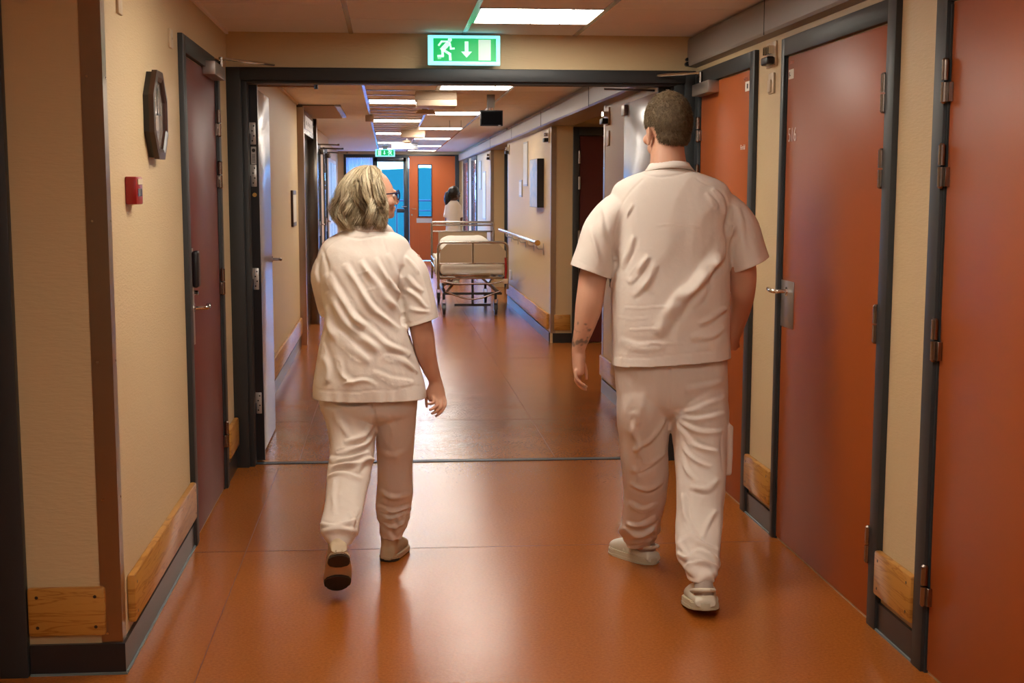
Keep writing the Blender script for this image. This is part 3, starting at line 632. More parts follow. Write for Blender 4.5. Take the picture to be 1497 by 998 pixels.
t = thing('picture', (XF, 15.6, 1.35), 'mottled picture with thick black edges on the right wall above the handrail', 'picture')
box('canvas_box', M_BLACK, XF-0.07, XF, 15.2, 16.0, 1.355, 1.865, t); box('canvas', art_mat(), XF-0.0715, XF-0.07, 15.21, 15.99, 1.36, 1.86, t)
def notice(y0, y1, z0, z1, lb, lines=3):
    t = thing('notice_board', (XF, (y0+y1)/2, z0), lb, 'notice board')
    B().box(XF-0.012, XF, y0, y1, z0, z1, 0.002).link('board_frame', M_ALU, t); box('notice', M_WHITEP, XF-0.0135, XF-0.012, y0+0.02, y1-0.02, z0+0.02, z1-0.02, t)
notice(16.92, 17.42, 1.585, 2.10, 'tall shiny notice board on the right wall beyond the black-edged picture')
notice(17.62, 17.98, 1.455, 1.66, 'small pale notice board lower on the right wall')
notice(24.2, 24.9, 1.05, 1.85, 'tall pale notice board beyond the farther recess')
notice(25.4, 25.9, 1.55, 2.05, 'thin notice board next to the far right doors')
t = thing('wall_socket', (XF, 19.2, 0.36), 'small white socket low on the right wall near the bed', 'socket'); B().box(XF-0.02, XF, 19.1, 19.3, 0.36, 0.48, 0.004).link('socket_cover', M_WHITEP, t, smooth=True)
for y, lb in ((14.75, 'small black sounder above the near end of the handrail wall'), (19.6, 'small black sounder above the far end of the handrail wall'), (10.75, 'small black sounder left of the open right fire door leaf'), (23.3, 'farthest small black sounder on the right wall')):
    t = thing('door_alarm', (XF, y, 2.0), lb, 'sounder')
    B().box(XF-0.055, XF-0.010, y-0.07, y+0.07, 2.02, 2.06, 0.006).link('sounder', M_BLACK, t, smooth=True); B().box(XF-0.012, XF, y-0.09, y+0.09, 2.01, 2.14, 0.003).link('back_plate', M_PLASTIC, t, smooth=True)
    for k in range(4): box('fin', M_CHROME, XF-0.045, XF-0.010, y-0.06+0.03*k, y-0.05+0.03*k, 2.075, 2.11, t)
t = thing('light_switch', (XF, 10.75, 1.86), 'small cream switch plate left of the open right fire door leaf', 'switch'); B().box(XF-0.01, XF, 10.66, 10.80, 1.86, 1.97, 0.003).link('plate', M_PLASTIC, t, smooth=True)
M_DOORK = mat('pink_door', (0.42, 0.16, 0.14), 0.2, coat=0.6)
side_door(13, XF, -1, 26.6, 28.2, M_DOORG, 'glossy grey-blue door at the far right', 'near'); side_door(14, XF, -1, 29.4, 31.2, M_DOORK, 'glossy pinkish door at the far right next to the end wall', 'near')

# ------------------------------------------------------------------ end doors and outside
M_PANE = mat('clear_glass', (0.92, 0.98, 1.0), 0.0, trans=1.0)
MATS['clear_glass'].node_tree.nodes['Principled BSDF'].inputs['IOR'].default_value = 1.05
M_DARKG = mat('dark_green_frame', (0.015, 0.022, 0.024), 0.3)
t = thing('door_15', (0.0, YE, 0), 'glazed end door with dark frame full of bright blue daylight', 'door', kind='structure')
f = B().box(-0.32, -0.22, YE-0.06, YE+0.04, 0, 2.24, 0.004).box(0.34, 0.455, YE-0.06, YE+0.04, 0, 2.24, 0.004).box(-0.3, 0.4, YE-0.06, YE+0.04, 2.15, 2.24, 0.004).box(-0.3, 0.4, YE-0.06, YE+0.04, 0, 0.2, 0.004).box(-0.95, 1.6, YE-0.04, YE+0.04, 2.235, 2.31)
f.box(0.18, 0.36, YE-0.10, YE-0.05, 1.05, 1.14, 0.01)
f.link('door_frame', M_DARKG, t, smooth=True); box('pane', M_PANE, -0.22, 0.34, YE-0.005, YE+0.005, 0.2, 2.15, t)
B().tube([(0.40, YE-0.06, 1.18), (0.40, YE-0.11, 1.18), (0.30, YE-0.11, 1.18)], 0.010, 8).link('door_handle', M_CHROME, t, smooth=True)
t = thing('door_16', (1.0, YE, 0), 'orange end door with a tall narrow window and steel handle plate', 'door', kind='structure')
b = B().box(0.465, 0.66, YE-0.05, YE, 0.01, 2.275, 0.002).box(0.96, 1.47, YE-0.05, YE, 0.01, 2.275, 0.002).box(0.66, 0.96, YE-0.05, YE, 0.01, 0.97).box(0.66, 0.96, YE-0.05, YE, 2.09, 2.275); b.link('door_leaf', M_DOOR, t)
b = B().box(0.655, 0.675, YE-0.07, YE, 0.96, 2.10).box(0.945, 0.965, YE-0.07, YE, 0.96, 2.10).box(0.655, 0.965, YE-0.07, YE, 0.96, 0.98).box(0.655, 0.965, YE-0.07, YE, 2.08, 2.10); b.link('window_frame', M_DARKG, t)
box('pane', M_PANE, 0.675, 0.945, YE-0.03, YE-0.02, 0.98, 2.08, t)
box('kick_plate', M_ALU, 0.62, 0.96, YE-0.06, YE-0.05, 0.83, 0.93, t)
B().tube([(0.52, YE-0.05, 1.13), (0.52, YE-0.10, 1.13), (0.62, YE-0.10, 1.13)], 0.010, 8).cyl((0.52, YE-0.05, 1.0), (0.52, YE-0.07, 1.0), 0.02).link('door_handle', M_CHROME, t, smooth=True)
tag(B().box(1.47, 1.56, YE-0.07, YE+0.03, 0, 2.30, 0.004).link('trim_6', M_DARKG), 'dark post right of the orange end door', 'post', kind='structure')
t = thing('window_1', (-0.6, YE, 0), 'glazed side panel with a pale curtain beside the end door', 'window', kind='structure')
B().box(-0.95, -0.90, YE-0.05, YE+0.03, 0, 2.24).box(-0.9, -0.3, YE-0.05, YE+0.03, 0, 0.3).link('window_frame', M_DARKG, t)
box('pane', M_PANE, -0.90, -0.32, YE-0.005, YE+0.005, 0.3, 2.24, t)
cu = B(); n = 60
for z0, z1 in ((0.3, 2.24),):
    pts = [(-0.90 + 0.58*k/n, YE-0.06+0.015*math.sin(k*1.3)) for k in range(n+1)]
    poly = pts + [(x, y+0.003) for x, y in reversed(pts)]
    vs0 = [cu.bm.verts.new((x, y, z0)) for x, y in poly]; vs1 = [cu.bm.verts.new((x, y, z1)) for x, y in poly]; m_ = len(poly)
    for k in range(m_): cu.bm.faces.new((vs0[k], vs0[(k+1) % m_], vs1[(k+1) % m_], vs1[k]))
M_CURT = mat('sheer_curtain', (0.8, 0.85, 0.9), 0.7, trans=0.0)
n_ = M_CURT.node_tree; bs = n_.nodes['Principled BSDF']; tr = n_.nodes.new('ShaderNodeBsdfTranslucent'); tr.inputs[0].default_value = (0.8, 0.88, 0.95, 1); mx = n_.nodes.new('ShaderNodeMixShader'); mx.inputs[0].default_value = 0.55
n_.links.new(bs.outputs[0], mx.inputs[1]); n_.links.new(tr.outputs[0], mx.inputs[2]); n_.links.new(mx.outputs[0], n_.nodes['Material Output'].inputs[0])
cu.link('curtain', M_CURT, t, smooth=True)
t = thing('window_2', (-1.08, 27.4, 0.1), 'long side window on the far left letting in blue daylight', 'window', kind='structure')
f = B()
for y in (24.3, 25.9, 27.5, 29.1, 30.55): f.box(-1.14, -1.07, y, y+0.06, 0.08, 2.12)
f.box(-1.14, -1.07, 24.3, 30.6, 0.08, 0.14).box(-1.14, -1.07, 24.3, 30.6, 2.06, 2.12).box(-1.13, -1.08, 24.3, 30.6, 0.9, 0.95); f.link('window_frame', M_WHITEP, t)
for y in (24.3, 25.9, 27.5, 29.1): box('pane', M_PANE, -1.105, -1.100, y+0.06, y+1.6, 0.14, 2.06, t)
# outside: terrace, railing, sea and a far shore
tag(box('terrace', mat('terrace_slabs', (0.35, 0.42, 0.45), 0.6), -40, 40, YE+0.2, YE+4, -0.3, -0.02), 'pale terrace outside the end doors', 'terrace', kind='structure')
tag(box('sea', mat('sea_water', (0.02, 0.10, 0.14), 0.35), -300, 300, YE+30, 420, -12.2, -12), 'blue water far below the terrace', 'water', kind='structure')
tag(box('shore_ground', mat('shore', (0.05, 0.12, 0.10), 0.9), -300, 300, YE+4, YE+30, -12.1, -12), 'dark land below the terrace', 'ground', kind='structure')
hb = B(); pts = [(-300, -12)] + [(x, 5.8 + 3*noise.noise(Vector((x*0.02, 1.3, 0))) + 1.2*noise.noise(Vector((x*0.07, 4, 0)))) for x in range(-300, 301, 10)] + [(300, -12)]
hb.prism(pts, 'y', 400, 440); tag(hb.link('far_hills', mat('hazy_hills', (0.008, 0.095, 0.060), 0.9)), 'hazy blue hills across the water', 'hills', kind='structure')
t = thing('railing', (0.5, YE+1.6, 0), 'thin dark railing on the terrace outside', 'railing')
B().cyl((-4, YE+1.6, 1.30), (4, YE+1.6, 1.30), 0.02, seg=8).link('top_rail', M_DARKG, t); B().cyl((-4, YE+1.6, 1.07), (4, YE+1.6, 1.07), 0.014, seg=8).link('lower_rail', M_DARKG, t)
for k in range(9): B().cyl((-3.25 + k*0.85+0.05, YE+1.6, 0), (-3.25 + k*0.85+0.05, YE+1.6, 1.30), 0.02, seg=8).link('post', M_DARKG, t)

# ------------------------------------------------------------------ people: tools
def emit_attr_mat(name, c0, c1, rough, attr='tone', spec=0.4, bumpy=None, c2=None, sss=0.0):
    m = mat(name, c0, rough, spec=spec, bump=bumpy, sss=sss); n = m.node_tree; b = n.nodes['Principled BSDF']
    a = n.nodes.new('ShaderNodeAttribute'); a.attribute_name = attr; cr = n.nodes.new('ShaderNodeValToRGB')
    cr.color_ramp.elements[0].color = (*c0, 1); cr.color_ramp.elements[1].color = (*c1, 1)
    if c2: e = cr.color_ramp.elements.new(0.5); e.color = (*c2, 1)
    n.links.new(a.outputs['Fac'], cr.inputs[0]); n.links.new(cr.outputs[0], b.inputs['Base Color'])
    return m
M_SKINF = emit_attr_mat('skin_fair', (0.60, 0.33, 0.22), (0.10, 0.09, 0.08), 0.5, 'ink', bumpy=((90, 90, 90), 0.10, 0.001), sss=0.08)
M_SKIND = emit_attr_mat('skin_tan', (0.60, 0.33, 0.22), (0.46, 0.19, 0.12), 0.5, 'ink', bumpy=((90, 90, 90), 0.10, 0.001), sss=0.08)
M_SKINB = mat('skin_brown', (0.09, 0.04, 0.025), 0.5)
M_COTTON = mat('white_cotton', (0.74, 0.67, 0.60), 0.75, bump=((55, 55, 55), 0.25, 0.003), spec=0.25)
M_COTTON2 = mat('white_cotton_trousers', (0.70, 0.62, 0.55), 0.75, bump=((45, 45, 45), 0.25, 0.003), spec=0.25)
M_SHOE = mat('white_shoe', (0.66, 0.62, 0.50), 0.55, bump=((60, 60, 60), 0.2, 0.001))
M_SHOEW = mat('beige_shoe', (0.50, 0.38, 0.24), 0.6, bump=((60, 60, 60), 0.2, 0.001))
M_SOLE = mat('dark_sole', (0.035, 0.022, 0.012), 0.7, bump=((80, 80, 80), 0.6, 0.002))
M_SOLEW = mat('pale_sole', (0.55, 0.50, 0.36), 0.6)
M_SOCK = mat('grey_sock', (0.40, 0.33, 0.28), 0.9, bump=((300, 300, 300), 0.4, 0.001))
M_EYE = mat('eye_white', (0.8, 0.78, 0.75), 0.15); M_IRIS = mat('iris_dark', (0.03, 0.03, 0.04), 0.1)
M_SPEC = mat('spectacle_frame', (0.01, 0.012, 0.05), 0.25)
M_HAIRM = emit_attr_mat('short_brown_hair', (0.085, 0.055, 0.028), (0.26, 0.19, 0.105), 0.6)
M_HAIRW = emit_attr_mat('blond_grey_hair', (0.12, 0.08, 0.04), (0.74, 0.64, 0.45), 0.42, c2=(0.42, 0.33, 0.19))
M_HAIRD = mat('black_hair', (0.006, 0.005, 0.005), 0.4)

def ring(b, c, u, v, seg, e=0.88):
    sg = lambda t: (1 if t >= 0 else -1)*abs(t)**e
    return [b.bm.verts.new(c + u*sg(math.cos(2*PI*k/seg)) + v*sg(math.sin(2*PI*k/seg))) for k in range(seg)]
def loft2(b, rings, seg=28, e=0.88):
    rs = [ring(b, Vector(c), Vector(u), Vector(v), seg, e) for c, u, v in rings]
    for p, q in zip(rs, rs[1:]):
        for k in range(seg): b.bm.faces.new((p[k], p[(k+1) % seg], q[(k+1) % seg], q[k]))
    b.bm.faces.new(rs[0][::-1]); b.bm.faces.new(rs[-1]); return b
def smooth_rings(rings, n=4):
    """Catmull-Rom through the rings"""
    out = []
    A = [np.concatenate([np.array(x, float) for x in r]) for r in rings]
    for i in range(len(A)-1):
        p0, p1, p2, p3 = A[max(i-1, 0)], A[i], A[i+1], A[min(i+2, len(A)-1)]
        for k in range(n):
            t = k/n; out.append(0.5*((2*p1) + (-p0+p2)*t + (2*p0-5*p1+4*p2-p3)*t*t + (-p0+3*p1-3*p2+p3)*t**3))
    out.append(A[-1])
    return [(Vector(a[0:3]), Vector(a[3:6]), Vector(a[6:9])) for a in out]
def rows(spec, n=4):
    """spec rows: photo y, left x, right x, half depth, distance, optional tilt of depth axis"""
    r = []
    for y, xl, xr, dh, Y in spec:
        p, q = px(xl, y, Y), px(xr, y, Y); c = (p+q)/2; u = (q-p)/2
        r.append((c, u, Vector((0, dh, 0))))
    return smooth_rings(r, n)
def limb(b, pts, seg=18, n=4, flat=1.0):
    """pts: (point, radius[, radius2]) ; rings square to the path"""
    P = [Vector(p[0]) for p in pts]; rr = []
    up = None
    for i, p in enumerate(pts):
        t = (P[min(i+1, len(P)-1)] - P[max(i-1, 0)]).normalized()
        if up is None: up = Vector((0, 1, 0)) if abs(t.y) < 0.9 else Vector((0, 0, 1))
        u = (up - t*up.dot(t)).normalized(); s_ = t.cross(u); up = u
        r1 = p[1]; r2 = p[2] if len(p) > 2 else r1
        rr.append((P[i], s_*r1, u*r2))
    return loft2(b, smooth_rings(rr, n), seg, 1.0)
def ell(b, c, r, M=None):
    m = Matrix.Translation(Vector(c)) @ Matrix.Diagonal((*r, 1))
    if M is not None: m = M @ m
    bmesh.ops.create_uvsphere(b.bm, u_segments=24, v_segments=16, radius=1, matrix=m)

def remesh(b, voxel, smooth=4, name='m'):
    bmesh.ops.recalc_face_normals(b.bm, faces=b.bm.faces)
    me = bpy.data.meshes.new(name); b.bm.to_mesh(me); b.bm.free()
    o = bpy.data.objects.new('tmp', me); C.objects.link(o)
    r = o.modifiers.new('r', 'REMESH'); r.mode = 'VOXEL'; r.voxel_size = voxel; r.adaptivity = 0
    if smooth: s_ = o.modifiers.new('s', 'SMOOTH'); s_.factor = 0.5; s_.iterations = smooth
    dg = bpy.context.evaluated_depsgraph_get(); out = bpy.data.meshes.new_from_object(o.evaluated_get(dg))
    bpy.data.objects.remove(o); return out
def getco(me):
    n = len(me.vertices); co = np.empty(n*3, np.float32); me.vertices.foreach_get('co', co); no = np.empty(n*3, np.float32); me.vertex_normals.foreach_get('vector', no)
    return co.reshape(-1, 3).astype(float), no.reshape(-1, 3).astype(float)
def setco(me, co): me.vertices.foreach_set('co', co.astype(np.float32).ravel()); me.update()
RA = np.array(RM)
def to_photo(co):
    c = (co - np.array([0, 0, EYE])) @ RA
    return PX + FPX*c[:, 0]/-c[:, 2], PY - FPX*c[:, 1]/-c[:, 2]
def seg_dist(X, Y, pts):
    """distance to a polyline, signed side and run along it 0..1"""
    best = np.full(X.shape, 1e9); side = np.zeros(X.shape); run = np.zeros(X.shape)
    L = [math.dist(a, b) for a, b in zip(pts, pts[1:])]; T = sum(L); acc = 0
    for (ax, ay), (bx_, by_), l in zip(pts, pts[1:], L):
        dx, dy = (bx_-ax)/l, (by_-ay)/l; t = np.clip((X-ax)*dx + (Y-ay)*dy, 0, l)
        qx, qy = ax+dx*t, ay+dy*t; d = np.hypot(X-qx, Y-qy); m = d < best
        best = np.where(m, d, best); side = np.where(m, np.sign((X-ax)*dy - (Y-ay)*dx), side); run = np.where(m, (acc+t)/T, run); acc += l
    return best, side, run
def curve(pts, n=5):
    P = [np.array(p, float) for p in pts]; out = []
    for i in range(len(P)-1):
        p0, p1, p2, p3 = P[max(i-1, 0)], P[i], P[i+1], P[min(i+2, len(P)-1)]
        for k in range(n):
            t = k/n; out.append(tuple(0.5*((2*p1) + (-p0+p2)*t + (2*p0-5*p1+4*p2-p3)*t*t + (-p0+3*p1-3*p2+p3)*t**3)))
    return out + [tuple(P[-1])]
def folds(co, no, fl):
    """fl: (polyline in photo points, half width in points, height in metres)"""
    X, Y = to_photo(co); wx = np.array([noise.noise(Vector(c)*9) for c in co]); wy = np.array([noise.noise(Vector(c)*9+Vector((7, 3, 1))) for c in co]); wa = np.clip(1 + 1.3*np.array([noise.noise(Vector(c)*16+Vector((2, 9, 4))) for c in co]), 0.25, 1.8); X = X + 5*wx; Y = Y + 5*wy; view = np.array([0, 0, EYE]) - co; view /= np.linalg.norm(view, axis=1)[:, None]
    wgt = np.clip((no*view).sum(1)*2.2, 0, 1); D = np.zeros(len(co))
    for pts, wd, h in fl:
        xs = [p[0] for p in pts]; ys = [p[1] for p in pts]
        m = np.where((X > min(xs)-wd*3) & (X < max(xs)+wd*3) & (Y > min(ys)-wd*3) & (Y < max(ys)+wd*3))[0]
        if not len(m): continue
        d, s_, r = seg_dist(X[m], Y[m], curve(pts)); q = d/wd
        prof = (np.exp(-q*q) - 0.45*np.exp(-((s_*q-1.3)/0.7)**2)) if h > 0 else np.exp(-q*q)
        D[m] += (1.5 if wd > 2.2 else 1.0)*h*prof*(np.clip(np.sin(PI*np.clip(r, 0.0, 1.0)), 0, 1)**0.5 if wd > 1.6 else 1.0)
    return co + no*(D*wgt*np.where(np.abs(D) < 0.0035, 1, wa))[:, None]
def crinkle(co, no, amp, sc, seed=0.0, rot=None):
    """ridged cloth wrinkles, stretched by the scale sc in x, y, z"""
    out = np.empty(len(co)); R_ = np.eye(3) if rot is None else rot
    P = (co @ R_)*np.array(sc) + seed
    for i in range(len(co)):
        p = P[i]; a = noise.noise((p[0], p[1], p[2])); b_ = noise.noise((p[0]*2.1+5, p[1]*2.1, p[2]*2.1))
        out[i] = (1-abs(a)*2.4)**1 * 0.75 + (1-abs(b_)*2.2)*0.3
    return co + no*(amp*(out-0.6))[:, None]
def rotxz(a): c_, s_ = math.cos(a), math.sin(a); return np.array([[c_, 0, s_], [0, 1, 0], [-s_, 0, c_]])
def cut(me, keep_fn=None, planes=()):
    """planes: (point, normal, centre, radius): removes what lies beyond the plane near the centre"""
    bm = bmesh.new(); bm.from_mesh(me)
    for p, nrm, c, rad, *lim in planes:
        c = Vector(c); lo, hi, zl = lim[0] if lim else (-99, 99, -99); vs = [v for v in bm.verts if (v.co-c).length < rad and lo < v.co.x < hi and v.co.z > zl]; vset = set(vs)
        es = [e for e in bm.edges if e.verts[0] in vset and e.verts[1] in vset]; fs = [f for f in bm.faces if all(v in vset for v in f.verts)]
        bmesh.ops.bisect_plane(bm, geom=vs+es+fs, plane_co=Vector(p), plane_no=Vector(nrm).normalized(), clear_outer=True)
    bm.to_mesh(me); bm.free(); me.update(); return me
def solid(me, th):
    o = bpy.data.objects.new('tmp', me); C.objects.link(o); s_ = o.modifiers.new('s', 'SOLIDIFY'); s_.thickness = th; s_.offset = -1
    dg = bpy.context.evaluated_depsgraph_get(); out = bpy.data.meshes.new_from_object(o.evaluated_get(dg)); bpy.data.objects.remove(o); return out
def put(name, me, m, parent, smooth=True):
    me.materials.clear(); me.materials.append(m); me.transform(Matrix.Translation(-world_loc(parent)))
    if smooth: me.polygons.foreach_set('use_smooth', [True]*len(me.polygons))
    o = bpy.data.objects.new(name, me); C.objects.link(o); o.parent = parent; return o
def set_attr(me, name, vals):
    a = me.attributes.new(name, 'FLOAT', 'POINT'); a.data.foreach_set('value', np.asarray(vals, np.float32))

def head(b, M, s=1.0, man=True, crown=0.0):
    """skull, face, ears in head space (y forward, origin between the ears)"""
    q = lambda c, r: ell(b, tuple(k*s for k in c), tuple(k*s for k in r), M)
    q((0, -0.012, 0.058-crown/2), (0.077, 0.100, 0.105-crown/2))        # cranium
    q((0, 0.030, 0.035), (0.066, 0.066, 0.075))                          # forehead, temples
    q((0, 0.032, -0.012), (0.060, 0.060, 0.060)); q((0, 0.050, -0.040), (0.044, 0.046, 0.034)); q((0, 0.076, -0.058), (0.024, 0.020, 0.018))  # jaw and chin
    for sx in (-1, 1):
        q((sx*0.042, 0.062, -0.004), (0.026, 0.026, 0.022)); q((sx*0.052, 0.018, -0.040), (0.018, 0.030, 0.024))   # cheekbone, jaw corner
        q((sx*0.030, 0.088, 0.042), (0.022, 0.011, 0.008))                # brow
        q((sx*0.080, -0.010, 0.004), (0.008, 0.018, 0.030)); q((sx*0.086, -0.018, 0.010), (0.006, 0.010, 0.026)); q((sx*0.080, -0.004, -0.024), (0.007, 0.009, 0.010))  # ear
        q((sx*0.011, 0.103, -0.010), (0.008, 0.010, 0.007))               # nostril
    limbM = lambda pts: [((M @ Vector(tuple(k*s for k in p[0]))), p[1]*s) for p in pts]
    limb(b, limbM([((0, 0.088, 0.038), 0.008), ((0, 0.100, 0.018), 0.009), ((0, 0.112, -0.002), 0.010), ((0, 0.110, -0.010), 0.008)]), 12)
    q((0, 0.092, -0.028), (0.022, 0.011, 0.0055)); q((0, 0.090, -0.038), (0.019, 0.011, 0.006))     # lips
def eyes(parent, M, s):
    for sx in (-1, 1):
        e = B(); ell(e, (sx*0.031*s, 0.080*s, 0.026*s), (0.0125*s,)*3, M); eo = e.link('eye', M_EYE, parent, smooth=True)
        e = B(); ell(e, (sx*0.031*s, 0.0895*s, 0.026*s), (0.0052*s, 0.0035*s, 0.0052*s), M); e.link('iris', M_IRIS, eo, smooth=True)
def fingers(b, lst):
    for f in lst:
        k = len(f); limb(b, [(p, 0.0080 - 0.0006*i if i < k-1 else 0.0058) for i, p in enumerate(f)], 12, 3)
def strands(name, paths, tones, r0, m, parent, seg=3):
    """many tapering hairs as one mesh"""
    n, k, _ = paths.shape; T = np.gradient(paths, axis=1); T /= np.linalg.norm(T, axis=2)[:, :, None]+1e-9
    up = np.cross(T, np.array([0.3, 0.5, 0.8])); up /= np.linalg.norm(up, axis=2)[:, :, None]+1e-9; sd = np.cross(T, up)
    rad = r0*np.linspace(1.0, 0.25, k)[None, :, None]
    V = np.stack([paths + rad*(up*math.cos(2*PI*j/seg) + sd*math.sin(2*PI*j/seg)) for j in range(seg)], 2)   # n,k,seg,3
    idx = np.arange(n*k*seg).reshape(n, k, seg); F = []
    for j in range(seg):
        F.append(np.stack([idx[:, :-1, j], idx[:, :-1, (j+1) % seg], idx[:, 1:, (j+1) % seg], idx[:, 1:, j]], -1).reshape(-1, 4))
    F = np.concatenate(F); me = bpy.data.meshes.new(name)
    me.vertices.add(n*k*seg); me.vertices.foreach_set('co', V.reshape(-1).astype(np.float32))
    me.loops.add(F.size); me.loops.foreach_set('vertex_index', F.ravel().astype(np.int32)); me.polygons.add(len(F)); me.polygons.foreach_set('loop_start', np.arange(0, F.size, 4, dtype=np.int32)); me.polygons.foreach_set('loop_total', np.full(len(F), 4, np.int32))
    me.update(calc_edges=True); set_attr(me, 'tone', np.repeat(tones, k*seg))
    return put(name, me, m, parent)

def shoe(parent, M, L, W, m_up, m_sole, style):
    """M places the shoe: heel back at the origin, y towards the toe, sole underside at z 0"""
    t = bpy.data.objects.new('shoe', None); C.objects.link(t); t.parent = parent; t.location = M.translation - parent.location; t.empty_display_size = 0.05
    hw = lambda y: W*(0.33 + 0.17*math.sin(min(1, y/L/0.72)*PI/2) ) if y < 0.72*L else W*0.5*math.sqrt(max(0.0, 1-((y-0.72*L)/(0.285*L))**2))
    rings = []
    zt = [(0.0, .030), (0.012, .058), (0.04, .072), (0.085, .080), (0.13, .074), (0.17, .058), (0.21, .046), (0.24, .038), (0.262, .026)] if style != 'clog' else [(0.0, .020), (0.012, .036), (0.04, .040), (0.085, .048), (0.13, .070), (0.17, .062), (0.21, .050), (0.24, .040), (0.262, .026)]
    for y, h in zt:
        y = y*L/0.27; w_ = max(0.012, hw(max(y, 0.006))*0.94)
        rings.append(((0, y, 0.014+h/2), (w_, 0, 0), (0, 0, h/2+0.004)))
    b = B(); loft2(b, smooth_rings(rings, 3), 24, 0.85)
    if style != 'clog': limb(b, [((0, 0.048, 0.05), 0.036, 0.044), ((0, 0.045, 0.085), 0.036, 0.043), ((0, 0.043, 0.108), 0.037, 0.042)], 20)
    me = remesh(b, 0.004, 3); me.transform(M); put('upper', me, m_up, t)
    def outline(y0, y1, g, n=14):
        ys = [y0 + (y1-y0)*k/n for k in range(n+1)]
        def ww(y):
            e = min(1.0, math.sqrt(max(0.0, min((y-y0)/0.03, (y1-y)/0.03, 1.0)))); return (hw(min(max(y, 0.004), L*0.999)) + g)*(0.25+0.75*e)
        return [(-ww(y), y) for y in ys] + [(ww(y), y) for y in reversed(ys)]
    def slab(name, y0, y1, z0, z1, g, mm):
        s_ = B(); s_.prism(outline(y0, y1, g), 'z', z0, z1); bmesh.ops.bevel(s_.bm, geom=[e for e in s_.bm.edges if abs(e.verts[0].co.z-e.verts[1].co.z) < 1e-5], offset=0.004, segments=2, affect='EDGES')
        s_.bm.transform(M); return s_.link(name, mm, t, smooth=True)
    if style == 'clog':
        slab('sole', -0.004, L, 0.006, 0.030, 0.004, m_sole); slab('sole_edge', -0.006, L+0.002, 0.0, 0.012, 0.006, m_sole)
        b = B(); limb(b, [((0, 0.060, 0.03), 0.036, 0.044), ((0, 0.052, 0.06), 0.036, 0.040), ((0, 0.062, 0.09), 0.035, 0.037), ((0, 0.085, 0.135), 0.032, 0.032)], 20); me = remesh(b, 0.004, 3); me.transform(M); put('sock', me, M_SOCK, t)
        pts = [(sx*0.036*c_, y, z) for sx, c_, y, z in ((-1, 1.1, 0.13, 0.055), (-1, 1.05, 0.09, 0.062), (-1, 1.0, 0.045, 0.068), (-1, 0.8, 0.014, 0.072), (-1, 0.35, 0.000, 0.074), (1, 0.35, 0.000, 0.074), (1, 0.8, 0.014, 0.072), (1, 1.0, 0.045, 0.068), (1, 1.05, 0.09, 0.062), (1, 1.1, 0.13, 0.055))]
        b = B(); b.tube([M @ Vector(p) for p in pts], 0.008, 8); b.link('heel_strap', m_up, t, smooth=True)
        for y in (0.10, 0.135):
            b = B(); b.tube([M @ Vector((0.047*math.cos(a), y*L/0.27, 0.028+0.052*math.sin(a))) for a in np.linspace(0.15, PI-0.15, 12)], 0.007, 8); b.link('strap', m_up, t, smooth=True)
    else:
        slab('midsole', -0.004, L, 0.008, 0.026, 0.004, m_up)
        slab('heel_sole', -0.002, 0.085, 0.0, 0.010, 0.002, m_sole); slab('front_sole', 0.14, L-0.004, 0.0, 0.010, 0.002, m_sole)
        for k in range(4):
            y = 0.125 + 0.022*k; z = 0.088 - 0.010*k
            b = B(); b.tube([M @ Vector((-0.02, y, z)), M @ Vector((0, y+0.006, z+0.006)), M @ Vector((0.02, y, z))], 0.003, 6); b.link('lace', M_PAPER, t, smooth=True)
    return t
def Rz(a): return Matrix.Rotation(a, 4, 'Z')
def Rx(a): return Matrix.Rotation(a, 4, 'X')

